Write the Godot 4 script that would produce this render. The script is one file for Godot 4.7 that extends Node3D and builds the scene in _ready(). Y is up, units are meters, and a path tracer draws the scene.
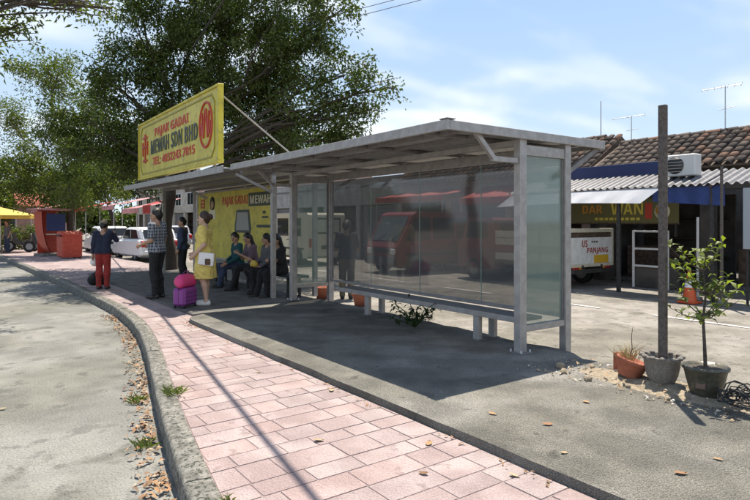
extends Node3D
# World axes: x runs across the street (away from the carriageway kerb), y up, -z along the street; metres.
var M := {}
var taken := {}
var rng := RandomNumberGenerator.new()
var meshes := {}
var font: SystemFont

func V(d: float, h: float, t: float) -> Vector3:
	return Vector3(d, h, -t)

func rnd(a: float, b: float) -> float:
	return rng.randf_range(a, b)

# ------------------------------------------------------------------ scene-tree helpers
func numbered(called: String) -> String:
	var n: int = taken.get(called, 0)
	taken[called] = n + 1
	return called if n == 0 else "%s_%03d" % [called, n]

func tag(o: Node, label: String, category: String, group := "", kind := "") -> void:
	if label: o.set_meta("label", label)
	if category: o.set_meta("category", category)
	if group: o.set_meta("group", group)
	if kind: o.set_meta("kind", kind)

func thing(called: String, label: String, category: String, at := Vector3.ZERO, turn := 0.0, group := "") -> Node3D:
	var o := Node3D.new()
	o.name = numbered(called)
	add_child(o)
	o.position = at
	o.rotation_degrees.y = turn
	tag(o, label, category, group)
	return o

func part(called: String, mesh: Mesh, m: Material, parent: Node, at := Vector3.ZERO, rot := Vector3.ZERO) -> MeshInstance3D:
	var o := MeshInstance3D.new()
	o.name = numbered(called) if parent == self else called
	o.mesh = mesh
	o.material_override = m
	parent.add_child(o, true)
	o.position = at
	o.rotation_degrees = rot
	return o

func struct_node(called: String) -> Node3D:
	var o := Node3D.new()
	o.name = numbered(called)
	add_child(o)
	o.set_meta("kind", "structure")
	return o

# ------------------------------------------------------------------ mesh helpers
func newst() -> SurfaceTool:
	var st := SurfaceTool.new()
	st.begin(Mesh.PRIMITIVE_TRIANGLES)
	return st

func done(st: SurfaceTool) -> ArrayMesh:
	st.generate_normals()
	return st.commit()

# convex face, turned so that its front looks along "out"
func face(st: SurfaceTool, pts: Array, out: Vector3) -> void:
	var n: Vector3 = (pts[1] - pts[0]).cross(pts[2] - pts[0])
	var flip := n.dot(out) > 0.0   # Godot fronts run clockwise
	for i in range(1, pts.size() - 1):
		st.add_vertex(pts[0])
		if flip:
			st.add_vertex(pts[i + 1]); st.add_vertex(pts[i])
		else:
			st.add_vertex(pts[i]); st.add_vertex(pts[i + 1])

func add_box(st: SurfaceTool, at: Vector3, size: Vector3, b := 0.005, bas := Basis.IDENTITY) -> void:
	st.set_smooth_group(-1)
	var h := size / 2.0
	b = minf(b, minf(h.x, minf(h.y, h.z)) * 0.6)
	var sg := [-1.0, 1.0]
	var P := func(x: float, y: float, z: float) -> Vector3: return at + bas * Vector3(x, y, z)
	for s in sg:
		face(st, [P.call(s * h.x, -h.y + b, -h.z + b), P.call(s * h.x, h.y - b, -h.z + b), P.call(s * h.x, h.y - b, h.z - b), P.call(s * h.x, -h.y + b, h.z - b)], bas * Vector3(s, 0, 0))
		face(st, [P.call(-h.x + b, s * h.y, -h.z + b), P.call(h.x - b, s * h.y, -h.z + b), P.call(h.x - b, s * h.y, h.z - b), P.call(-h.x + b, s * h.y, h.z - b)], bas * Vector3(0, s, 0))
		face(st, [P.call(-h.x + b, -h.y + b, s * h.z), P.call(h.x - b, -h.y + b, s * h.z), P.call(h.x - b, h.y - b, s * h.z), P.call(-h.x + b, h.y - b, s * h.z)], bas * Vector3(0, 0, s))
	if b < 0.0004:
		return
	for s in sg:
		for q in sg:
			face(st, [P.call(s * h.x, q * (h.y - b), -h.z + b), P.call(s * (h.x - b), q * h.y, -h.z + b), P.call(s * (h.x - b), q * h.y, h.z - b), P.call(s * h.x, q * (h.y - b), h.z - b)], bas * Vector3(s, q, 0))
			face(st, [P.call(s * h.x, -h.y + b, q * (h.z - b)), P.call(s * (h.x - b), -h.y + b, q * h.z), P.call(s * (h.x - b), h.y - b, q * h.z), P.call(s * h.x, h.y - b, q * (h.z - b))], bas * Vector3(s, 0, q))
			face(st, [P.call(-h.x + b, s * h.y, q * (h.z - b)), P.call(-h.x + b, s * (h.y - b), q * h.z), P.call(h.x - b, s * (h.y - b), q * h.z), P.call(h.x - b, s * h.y, q * (h.z - b))], bas * Vector3(0, s, q))
			for r in sg:
				face(st, [P.call(s * h.x, q * (h.y - b), r * (h.z - b)), P.call(s * (h.x - b), q * h.y, r * (h.z - b)), P.call(s * (h.x - b), q * (h.y - b), r * h.z)], bas * Vector3(s, q, r))

func cbox(size: Vector3, b := 0.005) -> ArrayMesh:
	var key := "%s %s" % [size, b]
	if not meshes.has(key):
		var st := newst()
		add_box(st, Vector3.ZERO, size, b)
		meshes[key] = done(st)
	return meshes[key]

func box(called: String, parent: Node, m: Material, at: Vector3, size: Vector3, b := 0.005, rot := Vector3.ZERO) -> MeshInstance3D:
	return part(called, cbox(size, b), m, parent, at, rot)

# a square bar from a to b
func bar(called: String, parent: Node, m: Material, a: Vector3, b: Vector3, w: float, h: float, bev := 0.004) -> MeshInstance3D:
	var d := b - a
	var o := part(called, cbox(Vector3(w, h, d.length()), bev), m, parent, (a + b) / 2.0)
	var up := Vector3.UP if absf(d.normalized().y) < 0.98 else Vector3.RIGHT
	o.basis = Basis.looking_at(d.normalized(), up)
	return o

func add_tube(st: SurfaceTool, pts: Array, radii: Array, sides := 8, cap := true) -> void:
	st.set_smooth_group(0)
	var rings := []
	var prev_u := Vector3.ZERO
	for i in pts.size():
		var d: Vector3 = (pts[mini(i + 1, pts.size() - 1)] - pts[maxi(i - 1, 0)]).normalized()
		var u: Vector3
		if prev_u == Vector3.ZERO:
			u = d.cross(Vector3.UP if absf(d.y) < 0.9 else Vector3.RIGHT).normalized()
		else:
			u = (prev_u - d * prev_u.dot(d)).normalized()
		prev_u = u
		var v := d.cross(u)
		var ring := []
		for k in sides:
			var a := TAU * k / sides
			ring.append(pts[i] + (u * cos(a) + v * sin(a)) * radii[i])
		rings.append(ring)
	for i in pts.size() - 1:
		for k in sides:
			var k2 := (k + 1) % sides
			var q := [rings[i][k], rings[i][k2], rings[i + 1][k2], rings[i + 1][k]]
			var mid: Vector3 = (q[0] + q[2]) / 2.0 - (pts[i] + pts[i + 1]) / 2.0
			face(st, q, mid)
	if cap:
		st.set_smooth_group(-1)
		face(st, rings[0], pts[0] - pts[1])
		face(st, rings[-1], pts[-1] - pts[-2])

func tube(called: String, parent: Node, m: Material, pts: Array, radii: Array, sides := 8) -> MeshInstance3D:
	var st := newst()
	add_tube(st, pts, radii, sides)
	return part(called, done(st), m, parent)

# profile: [radius, height] from the bottom up, turned about y
func add_lathe(st: SurfaceTool, prof: Array, sides := 20, at := Vector3.ZERO, smooth := true) -> void:
	st.set_smooth_group(0 if smooth else -1)
	for i in prof.size() - 1:
		var dr: float = prof[i + 1][0] - prof[i][0]
		var dy: float = prof[i + 1][1] - prof[i][1]
		for k in sides:
			var a := TAU * k / sides
			var a2 := TAU * (k + 1) / sides
			var p := func(r: float, y: float, an: float) -> Vector3: return at + Vector3(cos(an) * r, y, sin(an) * r)
			var am := (a + a2) / 2.0
			var out := Vector3(cos(am) * dy, -dr, sin(am) * dy)
			var q := [p.call(prof[i][0], prof[i][1], a), p.call(prof[i][0], prof[i][1], a2), p.call(prof[i + 1][0], prof[i + 1][1], a2), p.call(prof[i + 1][0], prof[i + 1][1], a)]
			if prof[i][0] < 0.0005: q = [q[0], q[2], q[3]]
			elif prof[i + 1][0] < 0.0005: q = [q[0], q[1], q[2]]
			face(st, q, out)

func lathe(called: String, parent: Node, m: Material, prof: Array, sides := 20, at := Vector3.ZERO, rot := Vector3.ZERO) -> MeshInstance3D:
	var st := newst()
	add_lathe(st, prof, sides)
	return part(called, done(st), m, parent, at, rot)

# outline in (z, y), carried across x from -w/2 to w/2; the two flanks are drawn in by "tuck" over "bev"
func add_prism(st: SurfaceTool, poly: PackedVector2Array, w: float, bev := 0.03, at := Vector3.ZERO) -> void:
	st.set_smooth_group(-1)
	var inner: PackedVector2Array = poly
	if bev > 0.0:
		var offs := Geometry2D.offset_polygon(poly, -bev)
		if offs.size() == 1 and offs[0].size() == poly.size():
			# pair every point with the nearest point of the inset outline
			inner = PackedVector2Array()
			for p in poly:
				var best: Vector2 = offs[0][0]
				for q in offs[0]:
					if q.distance_to(p) < best.distance_to(p): best = q
				inner.append(best)
	var n := poly.size()
	var c := Vector2.ZERO
	for p in poly: c += p / n
	var h := w / 2.0
	var area := 0.0
	for i in n: area += poly[i].cross(poly[(i + 1) % n])
	var sgn := signf(area)
	for i in n:
		var a := poly[i]; var b := poly[(i + 1) % n]
		var e := b - a
		var nrm := Vector2(e.y, -e.x) * sgn
		face(st, [at + Vector3(-h + bev, a.y, a.x), at + Vector3(h - bev, a.y, a.x), at + Vector3(h - bev, b.y, b.x), at + Vector3(-h + bev, b.y, b.x)], Vector3(0, nrm.y, nrm.x))
		if bev > 0.0:
			var ia := inner[i]; var ib := inner[(i + 1) % n]
			for s in [-1.0, 1.0]:
				face(st, [at + Vector3(s * (h - bev), a.y, a.x), at + Vector3(s * (h - bev), b.y, b.x), at + Vector3(s * h, ib.y, ib.x), at + Vector3(s * h, ia.y, ia.x)], Vector3(s, nrm.y * 0.5, nrm.x * 0.5))
	var tri := Geometry2D.triangulate_polygon(inner)
	for s in [-1.0, 1.0]:
		for i in range(0, tri.size(), 3):
			var q := []
			for j in 3: q.append(at + Vector3(s * h, inner[tri[i + j]].y, inner[tri[i + j]].x))
			face(st, q, Vector3(s, 0, 0))

func prism(called: String, parent: Node, m: Material, poly: Array, w: float, bev := 0.03, at := Vector3.ZERO, rot := Vector3.ZERO) -> MeshInstance3D:
	var st := newst()
	add_prism(st, PackedVector2Array(poly), w, bev)
	return part(called, done(st), m, parent, at, rot)

# a level slab: outline in (d, t)
func slab_mesh(poly: PackedVector2Array, top: float, bottom: float, inset := 0.0) -> ArrayMesh:
	var st := newst()
	st.set_smooth_group(-1)
	var n := poly.size()
	var c := Vector2.ZERO
	for p in poly: c += p / n
	var area := 0.0
	for i in n: area += poly[i].cross(poly[(i + 1) % n])
	var sgn := signf(area)
	var up := PackedVector2Array()
	for i in n:
		var e := (poly[(i + 1) % n] - poly[i]).normalized()
		var e0 := (poly[i] - poly[(i + n - 1) % n]).normalized()
		var nn := -(Vector2(e.y, -e.x) + Vector2(e0.y, -e0.x)).normalized() * sgn
		up.append(poly[i] + nn * inset)
	for i in n:
		var a := poly[i]; var b := poly[(i + 1) % n]
		var e := b - a
		var out := Vector2(e.y, -e.x) * sgn
		face(st, [V(a.x, bottom, a.y), V(b.x, bottom, b.y), V(up[(i + 1) % n].x, top, up[(i + 1) % n].y), V(up[i].x, top, up[i].y)], Vector3(out.x, 0.1, -out.y))
	var tri := Geometry2D.triangulate_polygon(up)
	for i in range(0, tri.size(), 3):
		face(st, [V(up[tri[i]].x, top, up[tri[i]].y), V(up[tri[i + 1]].x, top, up[tri[i + 1]].y), V(up[tri[i + 2]].x, top, up[tri[i + 2]].y)], Vector3.UP)
	return done(st)

func text(called: String, parent: Node, words: String, m: Material, at: Vector3, turn: float, height: float, width := 0.0, depth := 0.006, bold := false) -> MeshInstance3D:
	var t := TextMesh.new()
	t.text = words
	t.font = font
	t.font_size = 48
	t.pixel_size = height / (0.71 * 48.0)
	t.depth = depth
	t.curve_step = 4.0
	var o := part(called, t, m, parent, at, Vector3(0, turn, 0))
	if width > 0.0:
		var w := t.get_aabb().size.x
		if w > 0.01: o.scale = Vector3(width / w, 1, 1)
	return o

# ------------------------------------------------------------------ materials
func col(r: float, g: float, b: float) -> Color:
	return Color(r, g, b).linear_to_srgb()   # real-world (linear) base colours

func noise_bytes(sz: int, sd: int, freq: float, oct := 4) -> PackedByteArray:
	var n := FastNoiseLite.new()
	n.seed = sd
	n.frequency = freq
	n.fractal_octaves = oct
	n.noise_type = FastNoiseLite.TYPE_SIMPLEX_SMOOTH
	var im := n.get_seamless_image(sz, sz, false, false, 0.15, true)
	im.convert(Image.FORMAT_L8)
	return im.get_data()

# patches (coarse) run from c1 to c2, fine grain multiplies
func grain_tex(c1: Color, c2: Color, sd: int, coarse := 0.008, fine := 0.15, speck := 0.12, sz := 512, c3 := Color(-1, 0, 0), part3 := 0.0) -> ImageTexture:
	var a := noise_bytes(sz, sd, coarse, 5)
	var b := noise_bytes(sz, sd + 7, fine, 3)
	var c := noise_bytes(sz, sd + 13, coarse * 3.0, 5)
	var r := RandomNumberGenerator.new()
	r.seed = sd
	var o := PackedByteArray()
	o.resize(sz * sz * 3)
	for i in sz * sz:
		var k := clampf((a[i] / 255.0 - 0.3) / 0.4, 0, 1)
		var q := c1.lerp(c2, k)
		if part3 > 0.0:
			var w := clampf((c[i] / 255.0 - (1.0 - part3)) * 9.0, 0, 1)
			q = q.lerp(c3, w)
		var f := 1.0 + (b[i] / 127.5 - 1.0) * speck + (r.randf() - 0.5) * speck
		o[i * 3] = clampi(int(q.r * f * 255.0), 0, 255)
		o[i * 3 + 1] = clampi(int(q.g * f * 255.0), 0, 255)
		o[i * 3 + 2] = clampi(int(q.b * f * 255.0), 0, 255)
	return ImageTexture.create_from_image(Image.create_from_data(sz, sz, false, Image.FORMAT_RGB8, o))

func bump_tex(sd: int, freq: float, strength: float, sz := 512) -> ImageTexture:
	var n := FastNoiseLite.new()
	n.seed = sd
	n.frequency = freq
	n.fractal_octaves = 4
	var im := n.get_seamless_image(sz, sz, false, false, 0.15, true)
	im.convert(Image.FORMAT_RGBA8)
	im.bump_map_to_normal_map(strength)
	return ImageTexture.create_from_image(im)

func flat(key: String, c: Color, rough := 0.7, metal := 0.0) -> StandardMaterial3D:
	var m := StandardMaterial3D.new()
	m.resource_name = key
	m.albedo_color = c
	m.roughness = rough
	m.metallic = metal
	M[key] = m
	return m

# grainy surface over world or own axes; size is the metres that one texture covers
func grainy(key: String, tex: Texture2D, size: float, rough := 0.85, metal := 0.0, bump: Texture2D = null, bscale := 1.0, world := true) -> StandardMaterial3D:
	var m := flat(key, Color.WHITE, rough, metal)
	m.albedo_texture = tex
	m.uv1_triplanar = true
	m.uv1_world_triplanar = world
	m.uv1_scale = Vector3.ONE / size
	if bump:
		m.normal_enabled = true
		m.normal_texture = bump
		m.normal_scale = bscale
	return m

func tinted(key: String, from: String, c: Color, rough := -1.0) -> StandardMaterial3D:
	var m: StandardMaterial3D = M[from].duplicate()
	m.resource_name = key
	m.albedo_color = c
	if rough >= 0.0: m.roughness = rough
	M[key] = m
	return m

func glass(key: String, c: Color, alpha: float, rough := 0.02) -> StandardMaterial3D:
	var m := flat(key, Color(c.r, c.g, c.b, alpha), rough)
	m.transparency = BaseMaterial3D.TRANSPARENCY_ALPHA
	m.metallic_specular = 0.5
	return m

func make_materials() -> void:
	font = SystemFont.new()
	font.font_names = PackedStringArray(["Droid Sans"])
	font.font_weight = 700
	var fine := bump_tex(3, 0.12, 6.0)
	var rough_b := bump_tex(5, 0.25, 10.0)
	var soft := bump_tex(9, 0.03, 8.0)
	# ground
	grainy("asphalt", grain_tex(col(.175, .17, .154), col(.265, .256, .232), 11, .004, .3, .42, 768, col(.13, .127, .117), .24), 2.3, .9, 0, rough_b, .6)
	grainy("old_concrete_road", grain_tex(col(.172, .174, .162), col(.235, .235, .215), 21, .003, .2, .13, 768, col(.155, .156, .144), .3), 3.1, .9, 0, rough_b, .3)
	grainy("road_far", grain_tex(col(.25, .235, .21), col(.335, .315, .285), 22, .006, .3, .18, 512, col(.19, .18, .16), .3), 2.3, .9, 0, rough_b, .5)
	grainy("earth", grain_tex(col(.2, .17, .13), col(.3, .26, .2), 23, .01, .2, .25), 2.0, .95, 0, rough_b, .8)
	grainy("sand", grain_tex(col(.3, .25, .18), col(.45, .38, .28), 24, .02, .3, .3), .7, .95, 0, rough_b, 1.0)
	var pink := grain_tex(col(.29, .228, .22), col(.375, .308, .298), 31, .003, .2, .15, 768, col(.265, .212, .203), .24)
	var shades := [Color(1, 1, 1), Color(.97, .96, .96), Color(.95, .95, .955), Color(1, .975, .97), Color(.97, .98, .98)]
	for i in 5:
		grainy("pink_%d" % i, pink, 1.9, .88, 0, fine, .5).albedo_color = shades[i]
		M["pink_%d" % i].uv1_offset = Vector3(i * .37, 0, i * .61)
	grainy("joint", grain_tex(col(.21, .162, .155), col(.29, .232, .224), 33, .02, .3, .2, 256), .8, .95)
	grainy("kerb", grain_tex(col(.21, .205, .18), col(.36, .35, .315), 41, .012, .2, .22, 512, col(.075, .08, .062), .42), .9, .92, 0, rough_b, 1.2)
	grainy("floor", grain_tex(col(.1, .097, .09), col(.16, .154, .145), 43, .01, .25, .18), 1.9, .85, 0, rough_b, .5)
	# large stains and worn tracks over the roads and the platform
	for q in [["asphalt", 301, 7.3, .82], ["old_concrete_road", 302, 6.1, .87], ["road_far", 303, 9.1, .85]]:
		var m: StandardMaterial3D = M[q[0]]
		m.detail_enabled = true
		m.detail_blend_mode = BaseMaterial3D.BLEND_MODE_MUL
		m.detail_albedo = grain_tex(Color(q[3], q[3], q[3] * .97), Color(1, 1, 1), q[1], .004, .03, .06, 512, Color(q[3] * .9, q[3] * .9, q[3] * .88), .26)
		m.detail_uv_layer = BaseMaterial3D.DETAIL_UV_2
		m.uv2_triplanar = true
		m.uv2_world_triplanar = true
		m.uv2_scale = Vector3.ONE / q[2]
	# metals and paint
	var alu := grain_tex(col(.335, .32, .305), col(.4, .385, .37), 51, .012, .2, .05, 512, col(.29, .275, .255), .22)
	grainy("alu", alu, .9, .48, .35, null, 1.0)
	tinted("alu_dark", "alu", Color(.8, .8, .81), .55)
	grainy("roof_sheet", grain_tex(col(.33, .325, .32), col(.4, .395, .39), 53, .01, .2, .06), 1.4, .5, .2)
	grainy("galvanised", grain_tex(col(.46, .47, .48), col(.6, .6, .61), 55, .03, .2, .08), .8, .42, .6)
	grainy("rusty", grain_tex(col(.10, .085, .075), col(.155, .135, .12), 57, .02, .2, .22, 512, col(.14, .08, .05), .28), .5, .8, .25, fine, .5)
	grainy("white_paint", grain_tex(col(.68, .68, .66), col(.78, .78, .76), 61, .01, .2, .04), 1.1, .5)
	grainy("cream_paint", grain_tex(col(.52, .48, .36), col(.64, .6, .48), 63, .014, .2, .07, 512, col(.38, .32, .22), .25), .8, .55)
	grainy("red_paint", grain_tex(col(.17, .026, .025), col(.23, .036, .034), 65, .012, .2, .08, 512, col(.22, .03, .028), .3), 1.0, .42)
	grainy("maroon_paint", grain_tex(col(.17, .035, .032), col(.24, .05, .045), 66, .014, .2, .12), .9, .55)
	grainy("dark_metal", grain_tex(col(.03, .03, .03), col(.055, .053, .05), 67, .02, .2, .1, 256), .8, .6, .2)
	grainy("yellow_sign", grain_tex(col(.56, .47, .045), col(.66, .56, .07), 71, .006, .2, .05, 512, col(.42, .36, .07), .34), 2.4, .45)
	tinted("yellow_frame", "yellow_sign", Color(1.0, 1.0, .9), .5)
	flat("sign_red", col(.52, .06, .03), .5)
	flat("sign_black", col(.035, .05, .035), .5)
	flat("sign_edge", col(.33, .3, .05), .5)
	flat("sign_cream", col(.7, .66, .45), .5)
	flat("sign_blue", col(.05, .13, .42), .5)
	flat("poster_green", col(.19, .26, .04), .5)
	flat("poster_grey", col(.3, .3, .27), .5)
	flat("skin_print", col(.5, .32, .2), .6)
	# buildings
	grainy("cream_wall", grain_tex(col(.46, .43, .36), col(.58, .55, .47), 81, .008, .2, .06, 512, col(.36, .32, .26), .3), 2.6, .9, 0, soft, .3)
	grainy("grey_wall", grain_tex(col(.3, .3, .29), col(.4, .39, .37), 83, .008, .2, .07, 512, col(.22, .21, .2), .3), 2.4, .9, 0, soft, .3)
	grainy("dark_wall", grain_tex(col(.07, .064, .058), col(.11, .098, .087), 85, .01, .2, .1, 256), 2.0, .9)
	grainy("pink_wall", grain_tex(col(.5, .3, .26), col(.6, .38, .33), 87, .01, .2, .06, 256), 2.0, .9)
	grainy("tile", grain_tex(col(.115, .085, .065), col(.19, .145, .115), 91, .03, .25, .22, 512, col(.07, .06, .05), .4), 1.3, .9, 0, rough_b, .6)
	grainy("zinc", grain_tex(col(.13, .135, .145), col(.2, .2, .21), 93, .02, .2, .08, 512, col(.2, .15, .11), .25), 1.2, .55, .3)
	grainy("wood_dark", grain_tex(col(.06, .04, .028), col(.12, .08, .055), 95, .02, .2, .15, 256), .7, .8)
	flat("shutter", col(.2, .21, .22), .5, .3)
	flat("blue_paint", col(.018, .032, .115), .5)
	grainy("blue_tarp", grain_tex(col(.014, .035, .15), col(.022, .05, .19), 97, .01, .15, .08, 256), 1.0, .55)
	var wt := grainy("white_tarp", grain_tex(col(.66, .68, .72), col(.76, .78, .82), 98, .01, .15, .04, 256), 1.0, .6)
	wt.backlight_enabled = true
	wt.backlight = col(.5, .52, .56)
	var rt := grainy("red_tarp", grain_tex(col(.42, .04, .035), col(.52, .065, .055), 99, .01, .15, .06, 256), 1.0, .6)
	rt.backlight_enabled = true
	rt.backlight = col(.4, .05, .04)
	var pt := grainy("pink_tarp", grain_tex(col(.55, .26, .26), col(.64, .34, .33), 100, .01, .15, .06, 256), 1.0, .6)
	pt.backlight_enabled = true
	pt.backlight = col(.4, .2, .2)
	var yt := grainy("yellow_tarp", grain_tex(col(.66, .45, .06), col(.74, .53, .1), 101, .01, .15, .06, 256), 1.0, .6)
	yt.backlight_enabled = true
	yt.backlight = col(.4, .27, .04)
	# vehicles
	flat("car_white", col(.72, .73, .74), .25).clearcoat_enabled = true
	flat("car_silver", col(.42, .43, .45), .3, .5).clearcoat_enabled = true
	flat("car_beige", col(.6, .55, .4), .35).clearcoat_enabled = true
	flat("car_glass", col(.02, .024, .028), .08)
	flat("tyre", col(.022, .022, .023), .85)
	flat("rim", col(.26, .26, .27), .45, .6)
	flat("lamp_red", col(.4, .015, .012), .2)
	flat("lamp_clear", col(.65, .66, .68), .15)
	flat("lamp_amber", col(.6, .22, .02), .25)
	flat("plate", col(.02, .02, .02), .5)
	flat("plate_yellow", col(.66, .4, .03), .5)
	flat("black_plastic", col(.02, .02, .021), .5)
	# glazing
	glass("pane_rear", col(.12, .123, .124), .52, .05)
	glass("pane_green", col(.2, .29, .25), .42, .05)
	flat("pane_edge", col(.3, .46, .4), .25)
	# plants
	for g in [["leaf_dark", .03, .06, .015], ["leaf_mid", .11, .15, .04], ["leaf_light", .15, .19, .05], ["leaf_pale", .24, .29, .09]]:
		var m := flat(g[0], col(g[1], g[2], g[3]), .5)
		m.vertex_color_use_as_albedo = true
		m.backlight_enabled = true
		m.backlight = col(g[1] * 4.2, g[2] * 4.0, g[3] * 2.0)
	grainy("bark", grain_tex(col(.075, .06, .047), col(.14, .118, .095), 111, .03, .2, .25), .6, .95, 0, rough_b, 1.2, false)
	var dl := flat("dry_leaf", Color.WHITE, .8)
	dl.vertex_color_use_as_albedo = true
	grainy("terracotta", grain_tex(col(.3, .095, .055), col(.4, .14, .08), 121, .02, .2, .12, 256, col(.26, .16, .12), .3), .4, .85, 0, fine, .4, false)
	grainy("pot_grey", grain_tex(col(.17, .155, .135), col(.27, .25, .22), 123, .03, .2, .15, 256, col(.1, .085, .07), .35), .3, .8, 0, fine, .5, false)
	grainy("pot_dark", grain_tex(col(.06, .058, .042), col(.1, .095, .068), 125, .02, .2, .12, 256), .3, .4, 0, fine, .3, false)
	flat("pot_motif", col(.14, .075, .05), .45)
	grainy("soil", grain_tex(col(.05, .04, .03), col(.1, .08, .06), 127, .05, .3, .3, 256), .3, .95)
	# people and small things
	flat("skin", col(.4, .235, .155), .55)
	flat("skin_light", col(.52, .34, .25), .55)
	flat("hair", col(.012, .01, .009), .5)
	flat("hair_brown", col(.04, .022, .014), .5)
	flat("eye_white", col(.6, .6, .58), .3)
	flat("lips", col(.34, .12, .1), .5)
	var cloth_b := bump_tex(15, 0.02, 14.0, 256)
	for c in [["cloth_yellow", .76, .61, .17], ["cloth_navy", .022, .028, .06], ["cloth_red", .34, .035, .03], ["cloth_black", .018, .018, .02], ["cloth_teal", .015, .085, .095], ["cloth_khaki", .2, .17, .115], ["cloth_grey", .12, .12, .125], ["cloth_white", .7, .7, .68], ["cloth_brown", .14, .085, .055], ["cloth_mauve", .15, .1, .12], ["cloth_denim", .04, .055, .1]]:
		var q := col(c[1], c[2], c[3])
		grainy(c[0], grain_tex(q, q * Color(.9, .9, .9), 140 + c[0].length(), .02, .3, .08, 128), .35, .9, 0, cloth_b, 1.4, false)
	flat("shoe_white", col(.7, .7, .68), .6)
	flat("shoe_dark", col(.03, .028, .026), .5)
	flat("case_purple", col(.24, .05, .26), .4)
	flat("case_pink", col(.66, .05, .2), .55)
	flat("case_trim", col(.12, .025, .13), .5)
	grainy("bin_red", grain_tex(col(.42, .05, .025), col(.5, .075, .04), 161, .02, .2, .06, 256), .8, .5)
	flat("cone_orange", col(.6, .1, .025), .5)
	flat("wire", col(.03, .03, .03), .7)
	flat("paper", col(.75, .75, .73), .8)
	flat("ac_white", col(.62, .62, .6), .5)
	flat("line_white", col(.56, .55, .52), .8)
	flat("stall_green", col(.15, .14, .05), .6)
	flat("letter_orange", col(.55, .27, .03), .6)
	flat("letter_yellow", col(.66, .55, .08), .6)
	flat("letter_red", col(.3, .03, .025), .6)
	flat("board_pale", col(.36, .4, .43), .6)
	flat("windscreen", col(.10, .12, .11), .08)
	flat("rear_pale", col(.5, .5, .42), .2)
	grainy("red_roof", grain_tex(col(.3, .08, .05), col(.4, .12, .08), 171, .05, .2, .15, 256), 1.5, .9)
	# checked shirt
	var im := Image.create(64, 64, false, Image.FORMAT_RGB8)
	for y in 64:
		for x in 64:
			var q := Color(.05, .06, .08).linear_to_srgb()
			if x % 16 < 3 or y % 16 < 3: q = Color(.42, .45, .48).linear_to_srgb()
			im.set_pixel(x, y, q)
	grainy("cloth_check", ImageTexture.create_from_image(im), .22, .9, 0, cloth_b, .6, false)

# ------------------------------------------------------------------ camera, sky, sun
func make_world() -> void:
	var cam := Camera3D.new()
	cam.name = "camera"
	add_child(cam)
	cam.position = Vector3(0, 1.5, 0)
	cam.rotation.y = -atan(420.0 / 583.0)
	cam.projection = Camera3D.PROJECTION_FRUSTUM
	cam.near = 0.05
	cam.far = 2000.0
	cam.size = 0.05 * 500.0 / 583.0
	cam.frustum_offset = Vector2(0, -0.05 * 28.0 / 583.0)
	cam.current = true
	var sun := DirectionalLight3D.new()
	sun.name = "sun"
	add_child(sun)
	sun.basis = Basis.looking_at(Vector3(-.30, -1.0, .27).normalized(), Vector3.RIGHT)
	sun.light_energy = 1.6
	sun.light_color = Color(1.0, .955, .89)
	sun.light_angular_distance = 0.45
	sun.shadow_enabled = true
	var e := Environment.new()
	e.background_mode = Environment.BG_SKY
	e.tonemap_mode = Environment.TONE_MAPPER_LINEAR
	e.tonemap_exposure = 1.72
	e.sdfgi_enabled = true
	e.ssao_enabled = true
	e.ssil_enabled = true
	var sky := Sky.new()
	var pano := PanoramaSkyMaterial.new()
	pano.panorama = sky_picture()
	sky.sky_material = pano
	e.sky = sky
	var w := WorldEnvironment.new()
	w.name = "environment"
	w.environment = e
	add_child(w)

func sky_picture() -> ImageTexture:
	var W := 1024
	var H := 512
	var n := FastNoiseLite.new()
	n.seed = 4
	n.frequency = 1.0
	n.fractal_octaves = 6
	n.fractal_gain = .55
	var wisp := FastNoiseLite.new()
	wisp.seed = 19
	wisp.frequency = 1.6
	wisp.fractal_octaves = 5
	var im := Image.create(W, H, false, Image.FORMAT_RGBF)
	for y in H:
		var el := (0.5 - (y + .5) / H) * PI
		var s := sin(el)
		for x in W:
			var az := ((x + .5) / W - .5) * TAU   # 0 looks along -z, growing towards +x
			if el < -0.02:
				im.set_pixel(x, y, Color(.3, .29, .27))
				continue
			var k := pow(1.0 - clampf(s, 0, 1), 3.2)
			var c := Color(.20, .335, .55).lerp(Color(.50, .59, .665), k)
			c = c.lerp(Color(.075, .15, .34), smoothstep(.32, .95, s))   # a clear sky deepens towards the zenith
			# cloud deck at a fixed height above the ground
			var r := 1.0 / (maxf(s, 0) + .09)
			var px := sin(az) * cos(el) * r
			var pz := -cos(az) * cos(el) * r
			var f := n.get_noise_2d(px * .55 + 3.1, pz * .55 - 1.7)
			var bias := .10 + .30 * exp(-pow((az - .35) / .42, 2.0))
			var cover := smoothstep(.02, .5, f + bias - .06)
			var g := wisp.get_noise_2d(px * .35, pz * 1.1)
			cover = clampf(cover * (.42 + .55 * exp(-pow((az - .25) / .5, 2.0))) + smoothstep(.0, .55, g + .1) * .3, 0, 1)
			im.set_pixel(x, y, c.lerp(Color(.72, .735, .75) * lerpf(1.0, .6, smoothstep(.35, .95, s)), cover))
	return ImageTexture.create_from_image(im)

# ------------------------------------------------------------------ ground
const KERB := [[-5.85, -0.244], [0.0, 0.682], [3.16, 1.219], [4.36, 1.433], [5.85, 1.736], [7.31, 2.047], [9.17, 2.369], [11.21, 2.535], [13.99, 2.515], [18.62, 2.418], [25.16, 2.145], [33.73, 1.804], [48.75, 1.268], [78.0, 0.292]]

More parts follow.
